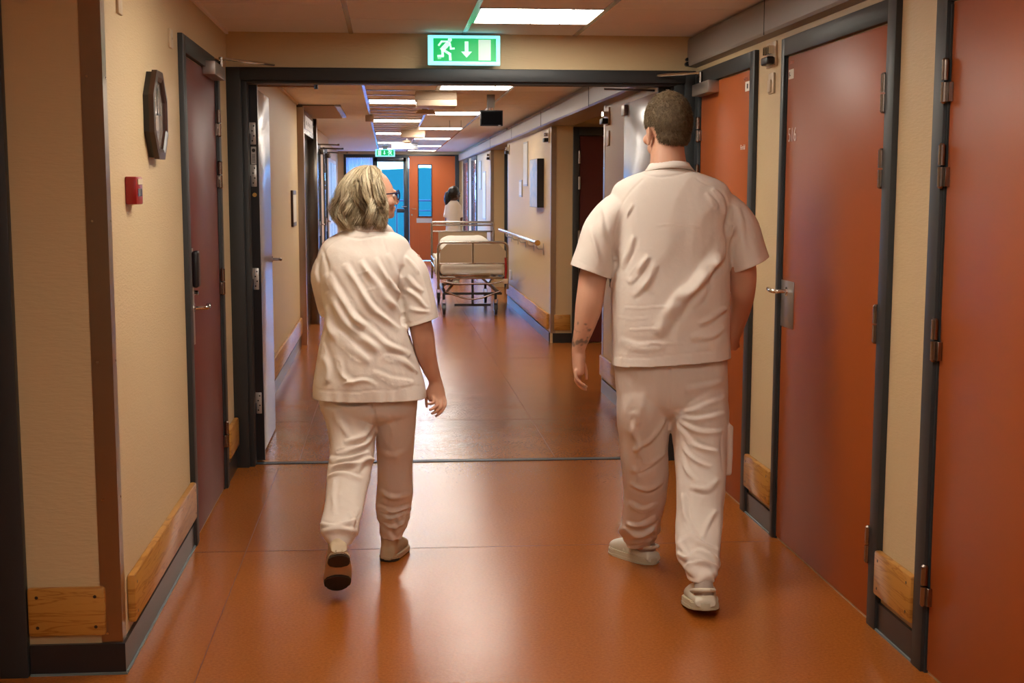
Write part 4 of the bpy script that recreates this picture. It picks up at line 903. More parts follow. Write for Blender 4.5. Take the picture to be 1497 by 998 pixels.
# ------------------------------------------------------------------ the man in white
def build_man():
    Y0 = 5.45; P = lambda x, y, Y=Y0: px(x, y, Y)
    t = thing('person', (P(980, 500).x, Y0, 0), 'tall man with short brown hair in white short-sleeved hospital clothes, walking away, seen from behind', 'person', 'hospital staff in white')
    HM = Matrix.Translation(P(975, 200, 5.47)) @ Rz(math.radians(16)) @ Rx(math.radians(-4))
    b = B(); head(b, HM, 1.0)
    hc = HM.translation
    limb(b, [(hc + Vector((0, -0.012, -0.01)), 0.060, 0.062), (hc + Vector((0, -0.018, -0.055)), 0.064, 0.064), (P(977, 243, 5.44), 0.072, 0.068), (P(978, 262, 5.45), 0.095, 0.075), (P(980, 285, 5.45), 0.15, 0.085)], 24)
    loft2(b, rows([(272, 925, 1035, .07, 5.45), (300, 912, 1052, .10, 5.45), (360, 912, 1052, .12, 5.45), (430, 908, 1050, .12, 5.45), (520, 910, 1050, .105, 5.46), (570, 915, 1045, .095, 5.47), (592, 925, 1035, .075, 5.48)], 3), 24)
    # legs inside the trousers
    limb(b, [(P(943, 585, 5.50), 0.066), (P(944, 680, 5.56), 0.060), (P(942, 760, 5.70), 0.045), (P(935, 795, 5.78), 0.034)], 16)
    limb(b, [(P(1015, 585, 5.46), 0.066), (P(1022, 680, 5.38), 0.060), (P(1022, 800, 5.17), 0.045), (P(1030, 862, 5.03), 0.034)], 16)
    # left arm, hanging
    limb(b, [(P(905, 300), 0.055), (P(884, 350), 0.056), (P(868, 400), 0.054), (P(864, 425, 5.44), 0.053, 0.050), (P(860, 452, 5.44), 0.051, 0.048), (P(853, 482, 5.45), 0.038, 0.038), (P(846, 508, 5.47), 0.027, 0.031), (P(846, 520, 5.475), 0.026, 0.036), (P(846, 536, 5.48), 0.024, 0.044), (P(846, 547, 5.48), 0.020, 0.044)], 20)
    F = lambda *a: [P(*q) for q in a]
    fingers(b, [F((842, 540, 5.445), (842, 551, 5.440), (848, 559, 5.440), (855, 563, 5.445)), F((844, 543, 5.467), (842, 556, 5.462), (848, 564, 5.460), (857, 568, 5.462)),
                F((846, 543, 5.490), (844, 558, 5.488), (850, 566, 5.486), (858, 570, 5.488)), F((847, 542, 5.512), (847, 556, 5.514), (852, 563, 5.514), (859, 566, 5.514)),
                F((849, 524, 5.500), (855, 534, 5.515), (857, 545, 5.520), (857, 555, 5.518))])
    # right arm, bent forward
    limb(b, [(P(1060, 300), 0.055), (P(1076, 350), 0.056), (P(1086, 395), 0.052), (P(1086, 425, 5.47), 0.048), (P(1083, 450, 5.54), 0.041), (P(1077, 476, 5.62), 0.032), (P(1073, 490, 5.67), 0.027, 0.03), (P(1071, 500, 5.73), 0.024, 0.04)], 20)
    fingers(b, [F((1066, 495, 5.74), (1064, 503, 5.78), (1068, 506, 5.74), (1070, 503, 5.71)), F((1069, 497, 5.755), (1067, 507, 5.80), (1071, 509, 5.76), (1073, 505, 5.73)), F((1073, 497, 5.765), (1072, 508, 5.81), (1075, 510, 5.77), (1076, 505, 5.74)), F((1077, 495, 5.765), (1077, 505, 5.80), (1079, 507, 5.77), (1079, 502, 5.74)), F((1066, 488, 5.70), (1062, 492, 5.73), (1062, 498, 5.76))])
    me = remesh(b, 0.0037, 4)
    co, no = getco(me); X, Y = to_photo(co); ink = np.zeros(len(co))
    for i in np.where((Y > 468) & (Y < 510) & (X < 880) & (co[:, 0] < hc.x))[0]:
        v = noise.noise(Vector(co[i]*38)) + 0.6*noise.noise(Vector(co[i]*90)); ink[i] = max(0, min(1, (v-0.12)*3.2))*0.75
    set_attr(me, 'ink', ink); put('body', me, M_SKINF, t)
    eyes(t, HM, 1.0)
    # hair: close cap that sinks under the skin at the hairline, plus short hairs
    b = B(); ell(b, (0, -0.012, 0.060), (0.085, 0.107, 0.111), HM); ell(b, (0, -0.035, 0.0), (0.068, 0.072, 0.060), HM); me = remesh(b, 0.004, 4)
    co, no = getco(me); loc = np.array([HM.inverted() @ Vector(c) for c in co])
    lx, ly, lz = loc.T
    line = np.where(ly > 0.0, -0.01 + ly*1.25, -0.052 + (ly+0.1)*0.34)          # hairline height by depth
    line = np.where((np.abs(lx) > 0.055) & (ly > -0.045) & (ly < 0.02), np.maximum(line, 0.030), line)
    m_ = 1/(1+np.exp(-(lz-line)/0.006)); dis = np.array([noise.noise(Vector(c)*70) for c in co])
    co2 = co + no*((m_-1)*0.022 + dis*0.0022*m_)[:, None]; setco(me, co2); set_attr(me, 'tone', np.clip(0.30 + 0.5*dis + lz*1.2, 0, 1))
    rs = np.random.RandomState(3); ok = np.where(m_ > 0.55)[0]; pick = rs.choice(ok, 9000)
    Rm = np.array(HM.to_3x3()); dn = (Rm @ np.array([0, -0.35, -1.0]))
    d = no[pick]*0.55 + dn*0.75 + rs.normal(0, 0.22, (9000, 3)); d /= np.linalg.norm(d, axis=1)[:, None]
    ln = rs.uniform(0.007, 0.013, (9000, 1)); st = co2[pick] - no[pick]*0.001
    paths = np.stack([st, st + d*ln*0.5 + no[pick]*0.0006, st + d*ln], 1)
    o = put('hair', me, M_HAIRM, t); strands('hair_strands', paths, np.clip(rs.normal(0.5, 0.28, 9000), 0, 1), 0.0009, M_HAIRM, o)['kind'] = 'stuff'
    # shirt
    b = B()
    loft2(b, rows([(244, 952, 1004, .062, 5.44), (250, 944, 1012, .078, 5.44), (258, 920, 1038, .095, 5.445), (272, 898, 1062, .115, 5.45), (300, 892, 1072, .135, 5.45), (340, 895, 1069, .148, 5.45), (380, 896, 1066, .152, 5.45), (430, 893, 1065, .155, 5.45), (470, 894, 1065, .158, 5.45), (505, 896, 1066, .156, 5.45), (530, 895, 1067, .156, 5.45), (560, 895, 1067, .156, 5.45)], 4), 40, 0.84)
    sl = [(P(945, 302), 0.050, 0.070), (P(908, 306), 0.070, 0.082), (P(884, 335), 0.080, 0.088), (P(872, 372), 0.082, 0.088), (P(864, 398), 0.083, 0.088), (P(860, 409), 0.084, 0.088)]
    sr = [(P(1020, 300), 0.050, 0.070), (P(1054, 303), 0.066, 0.082), (P(1078, 330), 0.075, 0.085), (P(1089, 362), 0.077, 0.085), (P(1097, 388), 0.079, 0.085), (P(1101, 398), 0.080, 0.085)]
    limb(b, sl, 28); limb(b, sr, 28)
    me = remesh(b, 0.0055, 5)
    co, no = getco(me)
    fl = [([(1075, 330), (1050, 372), (1018, 410), (985, 455), (962, 492)], 9, .012), ([(1060, 372), (1035, 400), (1005, 440), (990, 470)], 6, .008), ([(1068, 300), (1063, 340), (1064, 380)], 4, -.008),
          ([(928, 342), (920, 368), (908, 395)], 4, .006), ([(949, 372), (935, 392), (918, 412)], 5, .007), ([(962, 385), (946, 410), (925, 432)], 5, .005), ([(897, 345), (898, 370), (899, 400)], 3.5, -.007),
          ([(1066, 452), (1048, 462), (1022, 474)], 5, .007), ([(1064, 478), (1040, 490), (1010, 497)], 6, .005), ([(905, 500), (935, 508), (975, 505)], 7, .004), ([(1045, 380), (1030, 420), (1015, 450)], 5, .006),
          ([(960, 330), (990, 328), (1022, 332)], 1.5, .0016), ([(962, 338), (1000, 337)], 1.3, .0014), ([(913, 449), (945, 450), (972, 451)], 1.5, .002), ([(903, 465), (950, 466)], 1.3, .0016), ([(922, 481), (960, 482)], 1.5, .0018), ([(945, 500), (1000, 503)], 1.5, .0016), ([(930, 362), (955, 363)], 1.3, .0012), ([(1010, 445), (1040, 447)], 1.4, .0014),
          ([(925, 300), (915, 318)], 3, .003), ([(1040, 275), (1052, 292), (1060, 315)], 3.5, .006), ([(1032, 280), (1048, 305)], 3, .004), ([(875, 300), (882, 330), (890, 360)], 4, .006), ([(865, 330), (872, 365), (878, 390)], 4, .004), ([(1078, 300), (1085, 340), (1092, 370)], 4, .004),
          ([(941, 262), (920, 282), (905, 308), (899, 345)], 1.2, -.0022), ([(1020, 258), (1048, 277), (1062, 300), (1067, 330)], 1.2, -.0022), ([(940, 254), (960, 257), (990, 257), (1014, 251)], 1.1, -.0030),
          ([(896, 524), (930, 524), (980, 521), (1030, 516), (1066, 511)], 0.9, -.0016), ([(838, 380), (860, 392), (896, 401)], 0.9, -.0014), ([(1068, 391), (1100, 383), (1120, 368)], 0.9, -.0014)]
    co = folds(co, no, fl); setco(me, co); co, no = getco(me)
    co = crinkle(co, no, 0.0032, (7, 9, 5), 3.3, rotxz(0.5)); setco(me, co)
    hz = [P(895, 533), P(1066, 521)]; up_ = (hz[1]-hz[0]).normalized().cross(Vector((0, 1, 0)))
    nl = (P(896, 409)-P(835, 387)).cross(Vector((0, 1, 0))); nr = (P(1122, 374)-P(1068, 399)).cross(Vector((0, 1, 0)))
    if nl.z > 0: nl = -nl
    if nr.z > 0: nr = -nr
    if up_.z > 0: up_ = -up_
    cut(me, planes=[((hz[0]+hz[1])/2, up_, P(980, 560), 0.42 if False else 0.33), (P(865, 398), nl, P(861, 408), 0.12, (-99, P(891, 410).x, P(890, 423).z)), (P(1095, 387), nr, P(1101, 396), 0.12, (P(1072, 398).x, 99, P(1072, 412).z))])
    me = solid(me, 0.0022); put('shirt', me, M_COTTON, t)
    b = B(); rr = []
    for (y, xl, xr, dh) in ((240, 949, 1007, .074), (245, 946, 1010, .081), (253, 940, 1016, .092)):
        p, q = P(xl, y), P(xr, y); rr.append(((p+q)/2 + Vector((0, 0.0, 0)), (q-p)/2, Vector((0, dh, -0.012 if y < 250 else -0.02))))
    r0 = [ring(b, Vector(c), Vector(u), Vector(v), 40, 1.0) for c, u, v in rr]
    for p_, q_ in zip(r0, r0[1:]):
        for k in range(40): b.bm.faces.new((p_[k], p_[(k+1) % 40], q_[(k+1) % 40], q_[k]))
    me = bpy.data.meshes.new('collar'); b.bm.to_mesh(me); b.bm.free(); me = solid(me, -0.003); put('collar', me, M_COTTON, t)
    # trousers
    b = B()
    loft2(b, rows([(505, 905, 1058, .125, 5.45), (530, 899, 1063, .132, 5.45), (560, 900, 1064, .138, 5.46), (585, 903, 1063, .130, 5.47), (600, 908, 1060, .110, 5.48), (608, 915, 1054, .085, 5.49)], 4), 36, 0.88)
    loft2(b, rows([(560, 904, 984, .112, 5.46), (600, 902, 979, .127, 5.48), (650, 906, 977, .110, 5.53), (700, 910, 976, .092, 5.59), (740, 911, 971, .085, 5.66), (762, 909, 966, .080, 5.71), (776, 905, 964, .072, 5.745), (788, 912, 958, .060, 5.77), (799, 918, 950, .050, 5.78)], 4), 28, 0.92)
    loft2(b, rows([(560, 976, 1060, .114, 5.455), (600, 977, 1064, .127, 5.44), (650, 985, 1062, .110, 5.40), (700, 989, 1060, .094, 5.34), (745, 989, 1057, .086, 5.28), (790, 988, 1053, .080, 5.18), (812, 990, 1051, .074, 5.12), (826, 996, 1053, .068, 5.085), (837, 1003, 1048, .058, 5.06), (847, 1007, 1045, .050, 5.05)], 4), 28, 0.92)
    # thigh pocket on the outer side of the right leg
    b.box(P(1050, 640).x, P(1063, 640).x+0.004, 5.36, 5.47, P(1060, 690).z, P(1060, 616).z, 0.01)
    me = remesh(b, 0.0055, 4); co, no = getco(me)
    fl = [([(977, 535), (978, 570), (979, 600)], 1.4, -.004), ([(985, 604), (1020, 598), (1061, 578)], 4, .007), ([(984, 608), (1020, 612), (1060, 604)], 4, .008), ([(985, 612), (1020, 628), (1058, 630)], 4, .007), ([(986, 618), (1012, 645), (1050, 660)], 4, .008), ([(987, 625), (1004, 660), (1040, 684)], 4, .007), ([(989, 640), (1000, 680), (1022, 705)], 4, .005),
          ([(1000, 570), (1030, 566), (1060, 552)], 5, .005), ([(940, 575), (935, 610), (925, 640)], 6, .004), ([(972, 610), (955, 640), (925, 660)], 4, .005), ([(975, 660), (950, 680), (920, 690)], 4, .004), ([(970, 700), (945, 712), (918, 708)], 4, .004), ([(925, 600), (932, 650), (940, 690)], 6, .005), ([(1050, 700), (1035, 715), (1010, 712)], 4, .005),
          ([(1000, 720), (1003, 760), (1020, 790)], 5, .007), ([(1048, 745), (1035, 770), (1028, 790)], 4, .004), ([(990, 795), (1010, 788), (1030, 800), (1052, 806)], 4, .010), ([(990, 805), (1005, 818), (1020, 806), (1050, 822)], 4, .009), ([(1000, 828), (1022, 822), (1050, 832)], 3, .009), ([(992, 785), (1002, 808), (1012, 830)], 4, .006),
          ([(907, 772), (930, 782), (962, 768)], 3.5, .010), ([(912, 762), (935, 768), (960, 755)], 3.5, .006), ([(915, 785), (940, 790), (962, 782)], 3, .007), ([(915, 735), (940, 745), (965, 735)], 4, .004), ([(1056, 616), (1054, 650), (1055, 688)], 1.2, -.003), ([(905, 560), (909, 640), (914, 720)], 1.1, -.0015)]
    co = folds(co, no, fl); setco(me, co); co, no = getco(me); co = crinkle(co, no, 0.0042, (8, 8, 4.5), 9.1); 
    z = co[:, 2]; low = np.clip((0.24-z)/0.10, 0, 1); setco(me, co)
    co, no = getco(me); co = co + no*(low*0.0035*np.sin(z*120 + 4*np.sin(co[:, 0]*41+co[:, 1]*23)))[:, None]; setco(me, co)
    put('trousers', me, M_COTTON2, t)
    # shoes: left one planted and turned out, right one with its heel a little raised
    shoe(t, Matrix.Translation(Vector((P(948, 822, 5.76).x+0.02, 5.74, 0.0))) @ Rz(math.radians(27)) @ Rx(math.radians(0)), 0.29, 0.112, M_SHOE, M_SOLEW, 'clog')
    a = math.radians(-9); shoe(t, Matrix.Translation(Vector((P(1031, 890, 4.96).x, 4.955, 0.29*math.sin(-a)*0.78))) @ Rz(math.radians(-6)) @ Rx(a), 0.29, 0.122, M_SHOE, M_SOLEW, 'clog')
    return t

# ------------------------------------------------------------------ the woman in white
def bob(az, t, s, out=0.0):
    """surface of a chin-length bob in head space; az from the face direction, t from crown to tip"""
    th = min(t/0.48, 1.0)*PI/2*0.98
    a = 0.098+out; bk = 0.142+out
    back = (1-math.cos(az))/2
    r_x = a*(1+0.10*back); r_y = (0.072+out)*(1-back) + bk*back
    if t <= 0.48: h = 0.030 + (0.118+out)*math.cos(th); f = math.sin(th)
    else: q = (t-0.48)/0.52; h = 0.030 - q*(0.135+0.005*back); f = 1.0 + 0.10*math.sin(q*PI*0.9) - 0.16*q*q
    return Vector((math.sin(az)*r_x*f, math.cos(az)*r_y*f - 0.008, h))*s
def build_woman():
    Y0 = 5.74; P = lambda x, y, Y=Y0: px(x, y, Y)
    t = thing('person', (P(540, 500).x, Y0, 0), 'woman with blond bob and glasses in white hospital clothes, looking sideways while walking away', 'person', 'hospital staff in white')
    s = 0.90; HM = Matrix.Translation(P(545, 295, 5.74)) @ Rz(math.radians(-72)) @ Rx(math.radians(2))
    b = B(); head(b, HM, s, crown=0.02); hc = HM.translation
    limb(b, [(hc + Vector((0, 0, -0.01)), 0.052), (P(538, 318, 5.73), 0.054, 0.056), (P(536, 336, 5.72), 0.060, 0.060), (P(535, 352, 5.73), 0.10, 0.07)], 24)
    loft2(b, rows([(352, 490, 588, .06, 5.74), (385, 480, 585, .095, 5.74), (440, 482, 580, .11, 5.74), (500, 480, 588, .12, 5.74), (550, 480, 596, .10, 5.74), (585, 485, 592, .09, 5.74), (606, 500, 582, .07, 5.74)], 3), 24)
    limb(b, [(P(512, 600, 5.73), 0.070), (P(513, 665, 5.66), 0.050), (P(506, 720, 5.54), 0.038), (P(500, 762, 5.42), 0.034), (P(497, 792, 5.34), 0.028)], 16)
    limb(b, [(P(578, 600, 5.76), 0.075), (P(577, 680, 5.82), 0.055), (P(573, 750, 5.90), 0.042), (P(571, 790, 5.93), 0.033)], 16)
    # right arm hanging, left arm carried in front
    limb(b, [(P(597, 375), 0.045), (P(606, 420), 0.046), (P(613, 465, 5.72), 0.046), (P(618, 490, 5.72), 0.046), (P(623, 518, 5.74), 0.041), (P(630, 540, 5.76), 0.033), (P(636, 556, 5.77), 0.027, 0.024), (P(637, 566, 5.77), 0.033, 0.021), (P(638, 578, 5.77), 0.037, 0.019), (P(639, 586, 5.765), 0.033, 0.017)], 20)
    F = lambda *a: [P(*q) for q in a]
    fingers(b, [F((649, 579, 5.765), (651, 591, 5.750), (645, 602, 5.735), (636, 609, 5.725)), F((643, 582, 5.762), (645, 593, 5.738), (638, 601, 5.722), (630, 605, 5.714)),
                F((637, 584, 5.758), (639, 592, 5.728), (633, 597, 5.712), (627, 599, 5.708)), F((632, 580, 5.757), (634, 587, 5.725), (630, 590, 5.708), (625, 590, 5.706)),
                F((629, 564, 5.77), (624, 574, 5.775), (623, 585, 5.78), (624, 596, 5.78))])
    limb(b, [(P(482, 375), 0.045), (P(484, 420, 5.78), 0.044), (P(492, 470, 5.85), 0.040), (P(505, 480, 6.0), 0.034), (P(515, 470, 6.1), 0.026), (P(518, 468, 6.15), 0.034, 0.02)], 18)
    fingers(b, [F((512+4*k, 468, 6.15), (511+4*k, 470, 6.20), (512+4*k, 474, 6.22)) for k in range(4)] + [F((508, 462, 6.13), (506, 460, 6.17), (507, 461, 6.2))])
    me = remesh(b, 0.0037, 4); co, no = getco(me)
    set_attr(me, 'ink', np.clip([0.15 + 0.5*noise.noise(Vector(c)*22) for c in co], 0, 1)*0.6); put('body', me, M_SKIND, t); eyes(t, HM, s)
    # glasses
    g = bpy.data.objects.new('glasses', None); C.objects.link(g); g.parent = t; g.location = hc - t.location; g.empty_display_size = 0.05
    b = B()
    for sx in (-1, 1):
        b.tube([HM @ Vector((s*(sx*0.034+0.025*math.cos(a)), s*(0.110-0.10*abs(sx*0.034+0.025*math.cos(a))), s*(0.026+0.020*math.sin(a)))) for a in np.linspace(0, 2*PI, 21)[:-1]], 0.0026, 8, True)
        b.tube([HM @ Vector(tuple(k*s for k in p)) for p in ((sx*0.060, 0.100, 0.034), (sx*0.076, 0.088, 0.035), (sx*0.084, 0.02, 0.032), (sx*0.084, -0.005, 0.028), (sx*0.084, -0.015, 0.018))], 0.0026, 8)
    b.tube([HM @ Vector(tuple(k*s for k in p)) for p in ((-0.010, 0.109, 0.030), (0, 0.113, 0.034), (0.010, 0.109, 0.030))], 0.0024, 8)
    b.link('spectacle_frame', M_SPEC, g, smooth=True)
    for sx in (-1, 1):
        b = B(); b.prism([(sx*0.034+0.023*math.cos(a), 0.026+0.018*math.sin(a)) for a in np.linspace(0, 2*PI, 17)[:-1]], 'y', 0.1065, 0.1075)
        b.bm.transform(HM @ Matrix.Scale(s, 4) @ Matrix.Rotation(math.radians(-sx*5), 4, 'Z')); b.link('lens', M_PANE, g)
    # hair
    rs = np.random.RandomState(11)
    sh = B(); na, ntt = 56, 22; G = []
    AZ = [math.radians(84) + (2*PI-math.radians(168))*i/na for i in range(na+1)]
    for az in AZ:
        rowv = []
        for j in range(ntt+1):
            tt = 0.03 + 0.93*j/ntt; p = bob(az, tt, s, -0.007); rowv.append(HM @ p)
        G.append(rowv)
    grid = [[sh.bm.verts.new(p) for p in r] for r in G]
    for i in range(na):
        for j in range(ntt): sh.bm.faces.new((grid[i][j], grid[i+1][j], grid[i+1][j+1], grid[i][j+1]))
    # top front cap
    ell(sh, (0, -0.028*s, 0.062*s), (0.080*s, 0.085*s, 0.080*s), HM)
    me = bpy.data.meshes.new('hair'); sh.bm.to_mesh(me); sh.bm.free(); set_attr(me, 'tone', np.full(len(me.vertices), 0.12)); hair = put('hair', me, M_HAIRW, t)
    N, K = 6500, 18; paths = np.empty((N, K, 3)); tones = np.empty(N)
    for i in range(N):
        az0 = rs.uniform(-PI, PI)
        if abs(az0) < 0.95 and rs.rand() < 0.45: az0 = math.copysign(rs.uniform(1.0, PI), az0)
        cl = math.floor(az0*11)/11.0; clump = cl + 0.045 + 0.05*noise.noise(Vector((cl*9, 0, 2)))
        layer = rs.uniform(-0.006, 0.010); t0 = rs.uniform(0.0, 0.42)**1.3; t1 = (t0 + rs.uniform(0.40, 0.60)) if rs.rand() < 0.35 else rs.uniform(0.86, 1.04); t1 = min(t1, 1.04)
        ph = noise.noise(Vector((clump*3, layer*60, 1)))*5 + 3*clump; am = 0.007 + 0.006*rs.rand()
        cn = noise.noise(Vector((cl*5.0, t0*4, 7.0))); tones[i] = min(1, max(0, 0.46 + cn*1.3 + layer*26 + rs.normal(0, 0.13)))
        for k in range(K):
            u = k/(K-1); tt = t0 + (t1-t0)*u
            az = az0 + (clump-az0)*0.75*u
            az += 0.55*min(1, tt/0.5)*math.sin(az0)*-0.10
            if abs(az0) < 1.4: az = math.copysign(abs(az0) + (1.42-abs(az0))*min(1, max(0.0, tt-0.05)/0.26), az0)
            az += 0.16*math.sin(8*tt+ph)*u**0.7 + 0.25*u*noise.noise(Vector((clump*2.3, 3.1, tt*1.5)))
            q = bob(az, tt, s, layer + am*1.9*math.sin(12*tt+ph*1.7)*u + 0.03*u*noise.noise(Vector((clump*4, 9.0, tt*2))))
            p = HM @ (q + Vector((0.10 if False else 0, 0, 0)))
            paths[i, k] = p
        paths[i] += np.outer(np.linspace(0, 1, K)**2, rs.normal(0, 0.0045, 3))
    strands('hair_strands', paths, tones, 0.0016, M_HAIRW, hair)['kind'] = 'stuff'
    # shirt
    b = B()
    loft2(b, rows([(331, 512, 560, .058, 5.72), (338, 500, 573, .075, 5.725), (346, 484, 590, .090, 5.73), (358, 470, 600, .108, 5.74), (378, 463, 602, .125, 5.74), (405, 465, 598, .135, 5.74), (440, 472, 592, .140, 5.74), (470, 474, 594, .145, 5.74), (505, 467, 604, .155, 5.74), (540, 461, 616, .165, 5.74), (570, 457, 624, .17, 5.74), (610, 456, 626, .17, 5.74)], 4), 40, 0.86)
    limb(b, [(P(562, 378), 0.045, 0.07), (P(583, 376), 0.058, 0.078), (P(599, 395), 0.068, 0.082), (P(607, 425), 0.069, 0.082), (P(614, 455, 5.73), 0.071, 0.080), (P(618, 477, 5.73), 0.072, 0.080)], 28)
    limb(b, [(P(505, 382), 0.045, 0.07), (P(486, 380), 0.055, 0.075), (P(477, 400, 5.76), 0.060, 0.078), (P(482, 430, 5.82), 0.060, 0.072), (P(487, 450, 5.86), 0.060, 0.07)], 24)
    me = remesh(b, 0.0055, 5); co, no = getco(me)
    fl = [([(476, 398), (495, 432), (525, 468), (562, 502), (598, 520)], 6, .012), ([(480, 425), (500, 462), (530, 495), (560, 515)], 6, .010), ([(503, 385), (520, 415), (545, 445), (585, 480)], 5, .010), ([(525, 380), (545, 408), (572, 440), (592, 458)], 5, .009), ([(548, 378), (562, 402), (580, 425), (590, 438)], 4, .008), ([(568, 372), (578, 392), (588, 408)], 4, .008),
          ([(474, 450), (490, 485), (515, 515), (545, 530)], 7, .008), ([(468, 500), (475, 530), (480, 560)], 6, .006), ([(490, 520), (500, 548), (520, 562)], 5, .004), ([(560, 520), (590, 530), (612, 545)], 6, .005), ([(545, 545), (575, 558), (605, 562)], 5, .004), ([(500, 562), (530, 556), (552, 566)], 3, .004),
          ([(589, 385), (586, 415), (589, 445), (593, 475)], 3.0, -.012), ([(592, 372), (604, 385), (612, 402)], 3, .005), ([(594, 400), (608, 420), (620, 428)], 3.5, .006), ([(594, 425), (606, 432), (625, 450)], 3.5, .006), ([(598, 448), (610, 452), (630, 455)], 3, .004), ([(615, 400), (624, 425), (632, 450)], 3, .003),
          ([(464, 370), (462, 395), (466, 415)], 3, .006), ([(470, 362), (478, 385), (478, 410)], 2.5, -.004), ([(535, 425), (560, 420), (575, 430)], 1.6, .0022), ([(520, 400), (540, 396)], 1.5, .0018),
          ([(500, 341), (520, 346), (548, 346), (574, 340)], 1.1, -.003), ([(558, 347), (564, 365), (576, 388), (586, 405)], 1.2, -.002), ([(500, 347), (480, 360), (468, 380)], 1.2, -.002), ([(457, 566), (500, 572), (545, 571), (590, 568), (625, 563)], 0.9, -.002), ([(593, 470), (615, 468), (639, 456)], 0.9, -.0016)]
    co = folds(co, no, fl); setco(me, co); co, no = getco(me); co = crinkle(co, no, 0.0036, (6, 8, 5), 1.7, rotxz(-0.7))
    z = co[:, 2]; hemz = P(540, 580).z; low = np.clip(1-(np.abs(z-hemz)/0.05), 0, 1); X_, Y_ = to_photo(co)
    co = co + no*(low*0.0035*np.sin(co[:, 0]*85+2*np.sin(co[:, 0]*31)))[:, None]; setco(me, co)
    nr = (P(641, 463)-P(593, 478)).cross(Vector((0, 1, 0))); nr = -nr if nr.z > 0 else nr
    cut(me, planes=[(P(540, 580), (0.0, 0, -1), P(540, 612), 0.33), (P(617, 470, 5.73), nr, P(619, 476, 5.73), 0.11, (P(598, 485).x, 99, P(600, 491).z))])
    me = solid(me, 0.0022); put('shirt', me, M_COTTON, t)
    b = B(); rr = []
    for (y, xl, xr, dh) in ((327, 510, 566, .072), (332, 506, 572, .080), (341, 498, 578, .092)):
        p, q = P(xl, y), P(xr, y); rr.append(((p+q)/2 + Vector((0, 0.0, 0)), (q-p)/2, Vector((0, dh, -0.010))))
    r0 = [ring(b, Vector(c), Vector(u), Vector(v), 40, 1.0) for c, u, v in rr]
    for p_, q_ in zip(r0, r0[1:]):
        for k in range(40): b.bm.faces.new((p_[k], p_[(k+1) % 40], q_[(k+1) % 40], q_[k]))
    me = bpy.data.meshes.new('collar'); b.bm.to_mesh(me); b.bm.free(); me = solid(me, -0.003); put('collar', me, M_COTTON, t)
    # trousers
    b = B()
    loft2(b, rows([(560, 470, 612, .12, 5.74), (582, 466, 611, .135, 5.74), (600, 470, 610, .135, 5.74), (610, 482, 606, .105, 5.74), (618, 500, 592, .06, 5.74)], 4), 36, 0.88)
    loft2(b, rows([(592, 468, 548, .115, 5.73), (615, 475, 549, .112, 5.72), (640, 481, 549, .105, 5.69), (665, 482, 547, .098, 5.65), (690, 478, 543, .092, 5.60), (715, 477, 538, .088, 5.54), (740, 474, 533, .084, 5.47), (762, 468, 526, .080, 5.40), (776, 468, 524, .074, 5.38), (786, 474, 519, .062, 5.36), (796, 480, 514, .052, 5.345)], 4), 28, 0.92)
    loft2(b, rows([(592, 540, 611, .115, 5.75), (615, 546, 608, .110, 5.76), (640, 549, 607, .102, 5.78), (680, 551, 604, .092, 5.82), (715, 551, 604, .086, 5.85), (738, 549, 602, .082, 5.88), (752, 550, 600, .078, 5.89), (764, 553, 598, .072, 5.90), (775, 555, 591, .062, 5.91), (786, 557, 588, .054, 5.91)], 4), 28, 0.92)
    me = remesh(b, 0.0055, 4); co, no = getco(me)
    fl = [([(541, 585), (546, 600), (549, 618)], 1.5, -.005), ([(484, 588), (505, 596), (540, 592)], 4, .006), ([(545, 612), (530, 635), (500, 648)], 5, .008), ([(548, 628), (530, 652), (490, 660)], 4, .009), ([(480, 668), (505, 672), (540, 662)], 4, .009), ([(480, 682), (510, 680), (545, 672)], 4, .010), ([(545, 680), (535, 672), (520, 690)], 4, .006), ([(478, 698), (500, 694), (530, 700)], 4, .006),
          ([(490, 600), (498, 620), (505, 640)], 5, .005), ([(490, 700), (488, 725), (492, 750)], 4, .004), ([(468, 762), (490, 768), (522, 760)], 3.5, .010), ([(470, 776), (495, 772), (522, 778)], 3.5, .009), ([(525, 740), (515, 765), (512, 785)], 3, .005), ([(512, 745), (518, 765)], 3, .004),
          ([(553, 660), (575, 668), (602, 660)], 5, .003), ([(553, 715), (575, 728), (600, 722)], 4, .005), ([(550, 738), (575, 748), (602, 742)], 3, .010), ([(552, 752), (575, 758), (600, 750)], 3, .010), ([(556, 766), (575, 772), (592, 764)], 2.6, .007), ([(600, 742), (596, 752), (603, 758)], 3, .008), ([(560, 600), (575, 640), (580, 680)], 6, .003)]
    co = folds(co, no, fl); setco(me, co); co, no = getco(me); co = crinkle(co, no, 0.0036, (8, 8, 5), 4.4)
    z = co[:, 2]; low = np.clip((0.24-z)/0.10, 0, 1); setco(me, co); co, no = getco(me); co = co + no*(low*0.003*np.sin(z*130 + 4*np.sin(co[:, 0]*47+co[:, 1]*29)))[:, None]; setco(me, co)
    put('trousers', me, M_COTTON2, t)
    # left shoe up on its toe, sole towards the viewer; right shoe planted
    L = 0.25; a = math.radians(-48); toe = P(493, 871, 5.40); Mx = Rz(math.radians(6)) @ Rx(a)
    hl = Vector((toe.x, 5.40, 0.02)) - (Mx @ Vector((0, L*0.93, 0)))
    shoe(t, Matrix.Translation(hl) @ Mx, L, 0.098, M_SHOEW, M_SOLE, 'trainer')
    shoe(t, Matrix.Translation(Vector((P(566, 822, 5.86).x, 5.87, 0.0))) @ Rz(math.radians(-14)), L, 0.098, M_SHOEW, M_SOLE, 'trainer')
    return t

